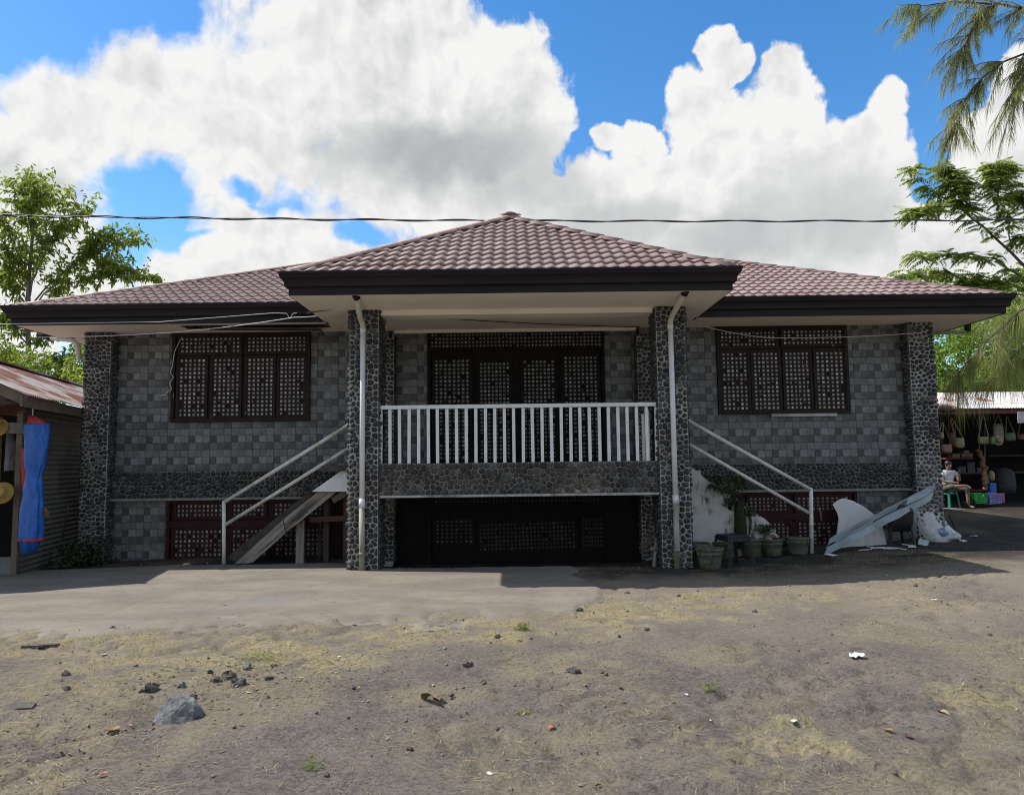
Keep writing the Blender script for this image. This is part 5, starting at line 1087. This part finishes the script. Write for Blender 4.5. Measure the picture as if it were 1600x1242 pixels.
Ed = [('pel', 'sp'), ('sp', 'ch'), ('ch', 'nk'), ('nk', 'hd0'), ('hd0', 'hd'), ('hd', 'hd2'), ('pel', 'hr'), ('hr', 'kr'), ('kr', 'cr'), ('cr', 'ar'), ('ar', 'fr'), ('fr', 'tr'), ('pel', 'hl'), ('hl', 'kl'), ('kl', 'cl'), ('cl', 'al'), ('al', 'fl'), ('fl', 'tl'),
      ('ch', 'slr'), ('slr', 'er'), ('er', 'wr'), ('wr', 'har'), ('ch', 'sll'), ('sll', 'el'), ('el', 'wl'), ('wl', 'hal')]
for s, (hx, hy, hz), dr_ in (('r', (.16, -.28, 1.04), (0, -.25, 1)), ('l', (.05, -.28, .745), (1, -.2, -.1))):
    d_ = Vector(dr_).normalized(); sd_v = Vector((1, 0, 0)) if s == 'r' else Vector((0, 0, 1))
    for i in range(4):
        b_ = Vector((hx, hy, hz)) + sd_v * (.018 * (i - 1.5)); L_ = (.055, .068, .072, .058)[i]
        J[f'f{s}{i}a'] = (*(b_ + d_ * L_ * .6 + Vector((0, -.012, 0))), .009); J[f'f{s}{i}b'] = (*(b_ + d_ * L_ + Vector((0, -.035, 0))), .008); Ed += [('ha' + s, f'f{s}{i}a'), (f'f{s}{i}a', f'f{s}{i}b')]
    tb = Vector((hx, hy, hz)) - sd_v * .045 + d_ * .01; J[f'th{s}'] = (*tb, .010); Ed.append(('w' + s, f'th{s}'))
skin('body', J, Ed, m_skin, PER, 'pel')
skin('shirt', {'a': (0, .02, .60, (.165, .135)), 'b': (0, .03, .78, (.155, .125)), 'c': (.01, .02, .98, (.175, .13)), 'd': (.02, .0, 1.075, .07), 'sr': (.19, .01, 1.04, .075), 'er': (.235, -.07, .90, .066), 'sl': (-.18, .01, 1.04, .075), 'el': (-.225, -.07, .90, .066)},
     [('a', 'b'), ('b', 'c'), ('c', 'd'), ('c', 'sr'), ('sr', 'er'), ('c', 'sl'), ('sl', 'el')], m_shirt, PER, 'a')
skin('shorts', {'p': (0, .02, .55, (.17, .14)), 'hr': (.11, -.02, .55, .105), 'kr': (.36, -.275, .57, .078), 'cr2': (.383, -.27, .40, .066), 'hl': (-.11, -.02, .55, .105), 'kl': (-.20, -.355, .62, .078), 'cl2': (-.03, -.39, .635, .066)}, [('p', 'hr'), ('hr', 'kr'), ('kr', 'cr2'), ('p', 'hl'), ('hl', 'kl'), ('kl', 'cl2')], m_short, PER, 'p')
MB().blob(SB + Vector((.03, .02, 1.285)) * .92, (.098, .108, .10), 8, .06, 14, 9).build('hair', m_hair, PER, smooth=True)
for sx_ in (-1, 1): MB().blob(SB + Vector((.03 + sx_ * .03, -.104, 1.25))* .92, (.011, .006, .007), 2, .02, 8, 5).build('eye', m_hair, PER, smooth=True); MB().blob(SB + Vector((.03 + sx_ * .082, -.01, 1.24)) * .92, (.012, .02, .03), 2, .02, 8, 5).build('ear', m_skin, PER, smooth=True)
MB().blob(SB + Vector((.03, -.118, 1.225)) * .92, (.013, .016, .022), 2, .02, 8, 5).build('nose', m_skin, PER, smooth=True); MB().blob(SB + Vector((.03, -.106, 1.19)) * .92, (.024, .006, .006), 2, .02, 8, 5).build('mouth', cm('lip', (.20, .09, .07)), PER, smooth=True)
for x, y, z in ((.455, -.40, .02), (.35, -.455, .575)): MB().blob(SB + Vector((x, y, z)) * .92, (.06, .11, .012), 1, .02, 12, 4).build('slipper', m_black, PER, smooth=True)
o = MB().box(-.036, .036, -.005, .005, -.075, .075).build('phone', m_black, None, SB + Vector((.155, -.325, 1.09)) * .92, local=True, bevel=.004); setp(o, 'black phone held up by the seated person', 'phone'); o.rotation_euler.x = -.15
# ------------------------------------------------------------------ loose things on the yard
m_rock = mk('grey_rock', (.165, .166, .168), (.105, .106, .108), 14, .9, 1.0, 40, c3=(.23, .228, .222), s3=5, t3=(.55, .7))
m_clod = mk('dark_clod', (.060, .053, .048), (.115, .102, .09), 14, .95, .6, 40)
def rock(name, x, y, r, label, mat, seed, amp=.3, n=14, m_=9, group=None, cat='rock', sink=.3):
    g = PG(x, y); g.z = g0(g.x, g.y); o = MB().blob((0, 0, 0), r, seed, amp, n, m_).build(name, mat, None, g + Vector((0, 0, r[2] * (1 - 2 * sink))), local=True, smooth=False); o.rotation_euler.z = seed; setp(o, label, cat, group); return o
g = PG(266, 1128); bm = bmesh.new()
for q in ((-.165, -.05, -.04), (-.13, -.12, -.04), (.02, -.15, -.04), (.13, -.12, -.04), (.165, -.02, -.04), (.14, .10, -.04), (-.05, .14, -.04), (-.15, .06, -.04), (-.10, -.06, .075), (-.055, -.035, .135), (-.02, .03, .14), (.05, -.045, .115), (.11, -.03, .085), (.135, .03, .04), (.0, -.12, .045), (-.14, 0, .04), (.06, .07, .10)): bm.verts.new(q)
bmesh.ops.convex_hull(bm, input=bm.verts[:]); bmesh.ops.triangulate(bm, faces=bm.faces[:]); bmesh.ops.subdivide_edges(bm, edges=bm.edges[:], cuts=5, use_grid_fill=True)
bm.normal_update()
for v in bm.verts:
    c_ = v.co; q = fbm(np.array([c_.x * 22 + 3]), np.array([c_.y * 22 + c_.z * 29]), 4, 7)[0] - .5; v.co = c_ + v.normal * q * .026
me = bpy.data.meshes.new('boulder'); bm.to_mesh(me); bm.free(); me.materials.append(m_rock); o = link('boulder', me, None, g + Vector((0, .13, .0))); setp(o, 'large grey boulder half buried in the dirt', 'rock')
for i, (x, y, s_) in enumerate((lambda L: [(a_, b_, c_ * .72) for a_, b_, c_ in L])(((777, 998, .05), (838, 1067, .05), (897, 1049, .07), (755, 1066, .04), (1231, 1182, .04), (103, 1058, .06), (175, 984, .05), (104, 1079, .05), (812, 1004, .03), (730, 1041, .06), (940, 1050, .035), (860, 1066, .03), (905, 955, .06), (968, 996, .03), (1270, 1070, .025), (212, 1040, .03), (310, 1120, .03),
                                (1480, 945, .035), (1430, 917, .04), (1300, 990, .03), (1545, 990, .03), (1180, 955, .04), (1010, 985, .05), (1060, 930, .04), (980, 925, .05), (640, 1170, .03), (510, 1215, .03), (1035, 1215, .025), (1600, 1095, .03), (1400, 1212, .025)))):
    rock('loose_stone', x, y, (s_, s_ * .75, s_ * .55), 'small dark stone lying loose on the dirt', m_clod, i + 1, .45, 7, 5, 'loose dark stones on the yard', 'stone')
for i, (x, y, s_) in enumerate((lambda L: [(a_, b_, c_ * .68) for a_, b_, c_ in L])(((358, 1056, .09), (374, 1068, .10), (385, 1042, .07), (338, 1062, .07), (235, 1080, .09), (328, 1050, .05), (285, 1070, .07), (420, 1060, .05), (300, 1092, .05)))):
    rock('lava_clod', x, y, (s_, s_ * .7, s_ * .6), 'jagged dark lava clod in the heap behind the boulder', m_rock if i in (2, 6) else m_clod, i + 50, .5, 8, 6, 'lava clods near the boulder', 'stone')
for i, (x, y, s_) in enumerate(((65, 1008, .16), (30, 1106, .14), (365, 968, .16), (215, 935, .12), (500, 905, .12))):
    g = PG(x, y); o = MB().prism([(-s_, -.03, 0), (-s_ * .2, -.06, 0), (s_, -.02, 0), (s_ * .6, .06, 0), (-s_ * .5, .07, 0)], (0, 0, .022)).build('broken_slab', m_clod if i < 2 else m_mortar2, None, g + Vector((0, 0, -.012)), local=True); o.rotation_euler = (random.uniform(-.1, .1), random.uniform(-.08, .1), random.uniform(-.4, .4)); setp(o, ('dark flat slab piece by the left grass', 'dark flat slab piece left of the boulder', 'cracked slab piece at the apron edge', 'thin slab piece lying on the apron', 'thin slab chip near the wooden stair')[i], 'slab', kind='thing')
g = PG(1340, 1030); vs = []; rnd = random.Random(2); n_ = 12
for j in range(6):
    for i in range(n_): u = -1 + 2 * i / (n_ - 1); w_ = -1 + 2 * j / 5; vs.append((u * .065 * (1 - .2 * w_ * w_) + .015 * w_, w_ * .05 * (1 - .35 * u), .012 + .018 * math.sin(u * 3 + w_ * 2) ** 2 * (1 - abs(u) * .5) + rnd.uniform(0, .008)))
o = MB().add(vs, [(j * n_ + i, j * n_ + i + 1, (j + 1) * n_ + i + 1, (j + 1) * n_ + i) for j in range(5) for i in range(n_ - 1)]).build('plastic_wrapper', mk('white_film', (.75, .76, .78), (.68, .69, .71), 6, .5), None, g, smooth=True, local=True); setp(o, 'crumpled white plastic wrapper on the dirt', 'litter'); md = o.modifiers.new('t', 'SOLIDIFY'); md.thickness = .002
def dead_leaf(x, y, L_, col_, label, seed, curl=.6):
    g = PG(x, y); L_ *= .78; curl *= .6; rnd = random.Random(seed); vs = []; n_ = 7
    for i in range(n_):
        t = i / (n_ - 1); w_ = L_ * .26 * math.sin(math.pi * min(t * 1.05 + .02, 1)) + .001
        for u in (-1, 0, 1): vs.append(((t - .5) * L_, u * w_, .01 + curl * L_ * .5 * abs(u) * math.sin(math.pi * t) * rnd.uniform(.5, 1) + .12 * L_ * math.sin(t * 4 + seed)))
    o = MB().add(vs, [(i * 3 + j, i * 3 + j + 1, (i + 1) * 3 + j + 1, (i + 1) * 3 + j) for i in range(n_ - 1) for j in range(2)]).build('dead_leaf', mk('dead_leaf%d' % seed, col_, tuple(q * .55 for q in col_), 25, .8, .3), None, g + Vector((0, 0, .002)), local=True); o.rotation_euler = (rnd.uniform(-.15, .15), rnd.uniform(-.3, .3), rnd.uniform(0, 6)); setp(o, label, 'leaf')
dead_leaf(668, 1098, .20, (.20, .12, .07), 'large curled brown leaf before the stone bank', 1, 1.2); dead_leaf(684, 1092, .16, (.15, .085, .05), 'dark curled leaf overlapping the large brown leaf', 2, 1.2)
dead_leaf(175, 1138, .12, (.38, .23, .07), 'yellow brown dead leaf near the boulder', 3); dead_leaf(1388, 1141, .09, (.36, .19, .06), 'orange brown dead leaf on the right dirt', 4); dead_leaf(861, 1139, .08, (.42, .14, .05), 'reddish orange dead leaf on bare dirt', 5); dead_leaf(1470, 1102, .16, (.42, .32, .18), 'pale dry leaf blade on the right grass', 6, .2)
dead_leaf(424, 1040, .07, (.45, .27, .14), 'tan dead leaf on the grass by the clods', 7); dead_leaf(355, 1042, .07, (.42, .30, .20), 'pale dead leaf among the lava clods', 8); dead_leaf(1420, 1150, .10, (.10, .06, .04), 'dark brown dead leaf on the right', 9); dead_leaf(970, 1076, .08, (.35, .26, .14), 'straw coloured leaf on the middle dirt', 10, .3); dead_leaf(160, 1212, .08, (.40, .20, .12), 'brick coloured dead leaf at the lower left', 11)
for i, (x, y, s_) in enumerate(((162, 1024, .05), (1073, 1084, .022), (765, 1201, .025), (1240, 1126, .035), (1440, 936, .03), (1110, 1120, .015), (145, 912, .03), (530, 1028, .025), (1385, 897, .03), (1460, 938, .05))):
    g = PG(x, y); s_ *= .7; o = MB().prism([(-s_, -s_ * .5, 0), (s_ * .8, -s_ * .6, 0), (s_, s_ * .4, 0), (-s_ * .5, s_ * .6, 0)], (0, 0, .002)).build('paper_scrap', m_board, None, g + Vector((0, 0, .008)), local=True); o.rotation_euler = (random.uniform(-.2, .2), random.uniform(-.2, .2), random.uniform(0, 6)); setp(o, 'tiny white scrap of litter on the dirt', 'litter', 'white litter scraps')
g = PG(20, 892); o = MB().blob((0, 0, 0), (.10, .06, .03), 3, .5, 10, 5).build('plastic_bag', m_sack, None, g + Vector((-.1, 0, .03)), local=True, smooth=True); setp(o, 'crumpled clear plastic bag in front of the shed', 'litter')

m_tuft = mk('fresh_grass', (.27, .32, .08), (.18, .23, .05), 6, .7, attr='shade', coord='World', trans=.4)
for i, (x, y, r_, n_) in enumerate(((817, 986, .045, 240), (490, 1206, .025, 70), (1108, 1079, .03, 90), (415, 1030, .10, 160), (820, 1112, .03, 90))):
    clump('grass_tuft', ('fresh green grass tuft at the apron end', 'green grass tuft on dark foreground dirt', 'thin green tuft on the middle dirt', 'low green tuft beside the lava clods', 'faint green tuft on bare grey dirt')[i], [PG(x, y)], r_, .06, n_, m_tuft, .045, .006, 'grass')
# shreds of dead leaf and bark lying in drifts
X = np.concatenate([RNG.normal(0, 1, 420) * .55 - 2.0, RNG.normal(0, 1, 260) * .5 - 3.0, RNG.uniform(-5, 5.5, 420), RNG.normal(0, .5, 160) - 2.2]); Y = np.concatenate([RNG.normal(0, .35, 420) + 5.9, RNG.normal(0, .5, 260) + 4.3, RNG.uniform(2.8, 9.5, 420), RNG.normal(0, .3, 160) + 11.2])
n = len(X); dl = RNG.normal(size=(n, 3)) * np.array([1, 1, .12])
leaves('leaf_litter', np.stack([X, Y, gz(X, Y) + .006], -1), dl, RNG.uniform(.015, .055, n), RNG.uniform(.008, .022, n), [mk('leaf_shred', (.20, .12, .06), (.09, .06, .04), 3, .9, attr='shade', coord='World', c3=(.36, .26, .14), s3=2.2, t3=(.5, .65))], None, nrm=np.tile([0, 0, 1.0], (n, 1)), shade=RNG.uniform(.5, 1.5, n))
setp(bpy.data.objects['leaf_litter'], 'brown shreds of dead leaf scattered over the yard', 'leaf litter', kind='stuff')
# ------------------------------------------------------------------ trees
def bark(nm, a, b_): return mk(nm, a, b_, 8, .9, .5, 30, coord='World', stretch=(1, 1, .4))
m_bark = bark('pale_bark', (.17, .15, .125), (.10, .085, .07)); m_bark2 = bark('brown_bark', (.12, .095, .075), (.07, .055, .045))
m_leafL = mk('broad_leaf', (.32, .39, .055), (.22, .30, .045), .9, .5, attr='shade', coord='World', trans=.55, c3=(.33, .34, .06), s3=.8, t3=(.52, .7), spec=.35)
m_leafR = mk('feather_leaf', (.20, .28, .04), (.27, .32, .06), .8, .5, attr='shade', coord='World', trans=.55, c3=(.32, .30, .06), s3=.9, t3=(.58, .75))
m_leafB = mk('hedge_leaf', (.23, .35, .04), (.15, .25, .03), .7, .5, attr='shade', coord='World', trans=.55, c3=(.32, .40, .07), s3=.5, t3=(.5, .7))
m_needle = mk('she_oak_needle', (.25, .30, .08), (.36, .36, .13), 1.0, .6, attr='shade', coord='World', trans=.55, c3=(.40, .34, .14), s3=1.2, t3=(.6, .75))
def poly_pts(pts, n):                                          # smooth resample
    pts = [np.array(p, float) for p in pts]; out = []
    seg = [np.linalg.norm(b_ - a) for a, b_ in zip(pts, pts[1:])]; L_ = sum(seg)
    for i in range(n):
        s = L_ * i / (n - 1); k_ = 0
        while k_ < len(seg) - 1 and s > seg[k_]: s -= seg[k_]; k_ += 1
        out.append(pts[k_] + (pts[k_ + 1] - pts[k_]) * min(1, s / max(seg[k_], 1e-6)))
    return np.array(out)
def limb(t, pts, r0, r1, mat, name='limb', n=10, jit=.02):
    q = poly_pts(pts, n); q[1:-1] += RNG.normal(size=(n - 2, 3)) * jit
    return MB().tube([Vector(v) for v in q], [r0 + (r1 - r0) * i / (n - 1) for i in range(n)], 8).build(name, mat, t, smooth=True), q
# left broad-leaved tree: branches traced, leaves hung in sprays along and beyond the twigs
YT = 24.0
LT = thing('tree', tuple(P(45, 800, YT)), 'slender leafy tree behind the rusty shed', 'tree')
limb(LT, [V(44, 800, YT), V(45, 620, YT), V(43, 470, YT), V(48, 400, YT), V(52, 340, YT)], .13, .04, m_bark, 'trunk', 14, .015)
tw = []
BR = [([(45, 470), (60, 400), (85, 340), (95, 310)], .035, 1.0, .55), ([(46, 440), (20, 380), (-10, 330)], .03, 1.0, .6), ([(50, 380), (40, 320), (30, 290)], .025, 1.0, .5), ([(52, 345), (60, 310), (55, 290)], .02, 1.0, .5), ([(48, 400), (80, 370), (110, 350), (130, 328)], .022, .8, .35),
      ([(46, 480), (80, 440), (130, 408), (165, 390), (215, 372)], .03, 1.2, .30), ([(130, 408), (150, 375), (170, 365)], .014, .8, .28), ([(46, 490), (70, 455), (110, 445), (170, 425), (235, 432)], .026, 1.2, .30), ([(150, 432), (165, 415), (190, 420)], .012, .8, .3),
      ([(44, 480), (15, 440), (-20, 420)], .028, 1.0, .45), ([(44, 540), (10, 500), (-30, 480)], .026, .9, .4), ([(45, 560), (75, 520), (100, 470)], .022, .9, .35), ([(44, 600), (70, 570), (120, 555), (150, 540)], .024, 1.0, .35), ([(44, 620), (80, 600), (125, 590)], .02, 1.0, .35), ([(44, 590), (15, 560), (-20, 545)], .022, .9, .4), ([(44, 650), (90, 620), (130, 575)], .02, .8, .3), ([(45, 450), (25, 420), (5, 390)], .02, .9, .4)]
bs_, ds_, wt = [], [], []
for pts, r, ln, spread in BR:
    dz = RNG.uniform(-.6, .6); w3 = [V(x, y, YT + dz * i / len(pts)) for i, (x, y) in enumerate(pts)]
    _, q = limb(LT, w3, r, .006, m_bark, 'limb', 12, .02)
    for i in range(3, 12):
        for k_ in range(int(10 * ln)):
            f_ = i / 11; d_ = unit(RNG.normal(size=3) * np.array([1, 1, .7]) + np.array([0, 0, .25])); L_ = RNG.uniform(.2, spread * 2.0) * (.5 + .7 * f_)
            tip = q[i] + d_ * L_
            MBt = None
            for m_ in range(int(6 + 5 * f_)):
                t = RNG.uniform(.25, 1.05); bs_.append(q[i] + d_ * L_ * t); ds_.append(d_ * .6 + RNG.normal(size=3) * .7 + np.array([0, 0, -.45]))
            tw.append((q[i], tip))
leaves('crown', np.array(bs_), np.array(ds_), RNG.uniform(.12, .26, len(bs_)), RNG.uniform(.055, .10, len(bs_)), [m_leafL], LT, drop=.15)
g = MB()
for a, b_ in tw[::2]: g.tube([a, (a + b_) / 2 + RNG.normal(size=3) * .015, b_], [.006, .004, .002], 4, False)
g.build('twigs', m_bark, LT, kind='stuff')
# bushy second crown lower left, behind the shed roof
def leafcloud(name, label, base, blobs, n, mat, ln, wd, cat='tree', trunk=None, tm=None):
    t = thing(name, tuple(base), label, cat); B = []; D = []; S = []
    vol = np.array([b_[3] * b_[4] * b_[5] for b_ in blobs]); vol = vol ** .67; vol /= vol.sum()
    for b_, f_ in zip(blobs, vol):
        k_ = int(n * f_); d_ = unit(RNG.normal(size=(k_, 3))); r = RNG.uniform(.35, 1.0, k_) ** .5
        nz = .75 + .5 * fbm(d_[:, 0] * 2.5 + b_[0], d_[:, 2] * 2.5 + d_[:, 1] * 2, 3, 3); p = np.array(b_[:3]) + d_ * r[:, None] * nz[:, None] * np.array(b_[3:6])
        cl = fbm(p[:, 0] * 1.6, p[:, 2] * 1.6 + p[:, 1], 3, 9); kk = cl > .40; B.append(p[kk]); D.append((d_ * .6 + RNG.normal(size=d_.shape) * .6 + np.array([0, 0, -.25]))[kk])
    B = np.concatenate(B); D = np.concatenate(D); leaves('crown', B, D, RNG.uniform(.7, 1.3, len(B)) * ln, RNG.uniform(.7, 1.3, len(B)) * wd, [mat], t, drop=.1)
    for tr in (trunk or []): limb(t, tr, .10, .03, tm or m_bark2, 'trunk', 8, .03)
    return t
def pb(x, y, Y_, rx, ry, rz=None): p = P(x, y, Y_); k_ = Y_ / FPX; return (p[0], p[1], p[2], rx * k_, (rz or rx * .8) * k_, ry * k_)
leafcloud('tree', 'pale bushy tree low behind the shed roof', P(20, 720, 21), [pb(20, 590, 21, 70, 50), pb(90, 600, 20, 55, 30), pb(-40, 560, 21, 60, 70), pb(130, 570, 21, 25, 40)], 5200, m_leafL, .17, .06, trunk=[[P(20, 760, 21), P(20, 600, 21)]])
# right feathery tree
YF = 25.0
RTr = thing('tree', tuple(P(1680, 790, YF)), 'feathery leaved spreading tree above the stall', 'tree')
limb(RTr, [V(1690, 800, YF), V(1680, 600, YF), V(1650, 500, YF), V(1605, 420, YF)], .18, .07, m_bark2, 'trunk', 10, .02)
FB = [([(1605, 420), (1570, 385), (1530, 350), (1490, 322), (1445, 290), (1425, 262)], .05), ([(1530, 350), (1500, 300), (1480, 285)], .025), ([(1490, 322), (1450, 325), (1420, 330)], .02), ([(1580, 390), (1575, 340), (1560, 300), (1550, 275)], .025), ([(1650, 480), (1610, 440), (1560, 405), (1510, 395), (1455, 400), (1430, 395)], .04),
      ([(1650, 500), (1600, 450), (1530, 430), (1470, 425), (1410, 430)], .03), ([(1620, 430), (1610, 350), (1590, 300), (1560, 265)], .035), ([(1560, 300), (1600, 310), (1640, 320)], .02), ([(1600, 300), (1630, 280), (1660, 300)], .02), ([(1640, 480), (1580, 460), (1520, 455), (1440, 455)], .025), ([(1600, 440), (1560, 440), (1500, 440)], .02), ([(1570, 385), (1600, 370), (1640, 380)], .02), ([(1520, 300), (1490, 268), (1470, 262)], .012), ([(1590, 280), (1570, 258), (1545, 262)], .012)]
B = []; D = []; Ls = []; Nn = []
for pts, r in FB:
    dz = RNG.uniform(-1.0, 1.0); w3 = [V(x, y, YF + dz * i / len(pts)) for i, (x, y) in enumerate(pts)]; _, q = limb(RTr, w3, r, .008, m_bark2, 'limb', 14, .03)
    for i in range(4, 14):
        f_ = i / 13
        for k_ in range(int(4 + 8 * f_)):
            a = RNG.uniform(0, 2 * math.pi); d_ = unit(np.array([math.cos(a), math.sin(a), RNG.uniform(-.7, .45)])); L_ = RNG.uniform(.35, .65); sd_v = unit(np.cross(d_, [0, 0, 1.0])); o_ = q[i] + RNG.normal(size=3) * .06
            for m_ in range(9):                                # one bipinnate frond: paired narrow pinnae on an arched stalk
                t = (m_ + 1) / 9; p_ = o_ + d_ * L_ * t + np.array([0, 0, -.28 * L_ * t * t])
                for sg in (-1, 1): B.append(p_); D.append(d_ * .75 + sg * sd_v + np.array([0, 0, -.6])); Ls.append(.23 * (1.12 - t * .7)); Nn.append([0, 0, 1.0])
leaves('crown', np.array(B), np.array(D), np.array(Ls), .055, [m_leafR], RTr, nrm=np.array(Nn))
# greenery behind the stall
leafcloud('tree', 'dense bright green tree behind the stall roof', P(1500, 700, 27), [pb(1500, 560, 27, 60, 70), pb(1560, 530, 28, 70, 70), pb(1470, 600, 27, 40, 40), pb(1620, 560, 28, 60, 80), pb(1540, 600, 26.5, 70, 35)], 16000, m_leafB, .17, .08, trunk=[[P(1520, 700, 27), P(1520, 560, 27)]])
leafcloud('tree', 'tall pale green tree rising behind the right eave', P(1560, 700, 31), [pb(1540, 490, 31, 70, 60), pb(1600, 470, 31, 70, 60), pb(1470, 520, 31, 45, 40), pb(1440, 440, 31, 40, 22)], 9000, m_leafB, .19, .08, trunk=[[P(1560, 700, 31), P(1550, 480, 31)]])
leafcloud('shrub', 'dark green shrub filling the gap behind the corner pillar', P(1470, 700, 25.5), [pb(1480, 620, 25.5, 40, 25), pb(1530, 615, 25.5, 50, 22)], 5000, m_leafR, .15, .07, 'shrub')
# casuarina: trunk stands right of the view, its branches droop into it
CT = thing('casuarina_tree', (11.6, 12.0, .2), 'drooping casuarina tree with hanging needle sprays', 'tree')
limb(CT, [(11.6, 12, .1), (11.5, 12, 3), (11.2, 11.8, 6), (10.8, 11.5, 9.5)], .22, .09, m_bark2, 'trunk', 12, .03)
SB_, SD_, SL_ = [], [], []
def spray(pts, r, n_tw, tl, Lmin, Lmax, per, droop=1.0, name='limb'):
    _, q = limb(CT, pts, r, .006, m_bark2, name, 14, .02)
    for k_ in range(n_tw):
        i = RNG.integers(4, 14); f_ = i / 13; d_ = unit(unit(q[min(i, 13)] - q[max(0, i - 2)]) * .8 + RNG.normal(size=3) * .55 + np.array([0, 0, -.25 * droop])); L_ = RNG.uniform(.3, 1) * tl
        a = q[i]; TW_ = [a + d_ * L_ * s + np.array([0, 0, -.30 * L_ * s * s * droop]) for s in np.linspace(0, 1, 6)]
        twg.tube([Vector(v) for v in TW_], [.007, .006, .005, .004, .003, .002], 4, False)
        for m_ in range(per):
            s = RNG.uniform(.1, 1.0); j = min(4, int(s * 5)); p_ = TW_[j] + (TW_[j + 1] - TW_[j]) * (s * 5 - j); SB_.append(p_); SD_.append(d_ * .55 + RNG.normal(size=3) * .28 + np.array([0, 0, -.75 * droop])); SL_.append(RNG.uniform(Lmin, Lmax))
twg = MB()
Yc = 10.5
spray([(11.0, 11.6, 8.6), V(1640, 20, Yc), V(1560, 5, Yc), V(1500, 2, Yc), V(1440, 10, Yc)], .05, 80, .75, .16, .34, 55)
spray([(11.1, 11.7, 8.0), V(1650, 60, Yc), V(1580, 90, Yc), V(1545, 110, Yc), V(1510, 150, Yc), V(1497, 190, Yc)], .04, 80, .6, .14, .34, 55)
spray([(11.1, 11.7, 7.6), V(1660, 90, Yc), V(1600, 110, Yc), V(1590, 150, Yc)], .04, 70, .7, .2, .4, 60)
spray([V(1560, 5, Yc), V(1530, 30, Yc), V(1510, 60, Yc), V(1500, 85, Yc)], .02, 30, .5, .14, .3, 50)
Yd = 14.5
spray([(11.5, 12.1, 5.0), V(1680, 430, Yd), V(1600, 480, Yd), V(1540, 535, Yd), V(1500, 580, Yd)], .05, 46, .7, .45, 1.0, 42)
spray([(11.5, 12.1, 4.6), V(1700, 490, Yd), V(1630, 520, Yd), V(1580, 555, Yd), V(1560, 590, Yd)], .04, 40, .6, .45, .95, 42)
twg.build('twigs', m_bark2, CT, kind='stuff')
b0_ = np.array(SB_); d0 = unit(np.array(SD_)); L0 = np.array(SL_)[:, None]; n = len(b0_); sd_v = unit(np.cross(d0, RNG.normal(size=(n, 3)))) * .0028
p1 = b0_ + d0 * L0 * .45; p2 = p1 + unit(d0 + np.array([0, 0, -.8])) * L0 * .55
co = np.stack([b0_ - sd_v, b0_ + sd_v, p1 + sd_v, p1 - sd_v, p2], 1).reshape(-1, 3); i = np.arange(n)[:, None] * 5
rawmesh('needles', co, np.concatenate([i + [[0, 1, 2]], i + [[0, 2, 3]], i + [[3, 2, 4]]], 1).reshape(-1, 3), [m_needle], CT, 3, np.repeat(RNG.uniform(.6, 1.3, n), 3))['kind'] = 'stuff'

wd = leafcloud('woodland', 'distant belt of trees beyond the yard', (0, 62, 0), [(x, 62 + 4 * math.sin(x), 2.2, 6, 5, 3.6 + 1.2 * math.sin(x * .7)) for x in range(-66, 67, 6)], 12000, m_leafR, .9, .5, 'woodland'); wd['kind'] = 'stuff'
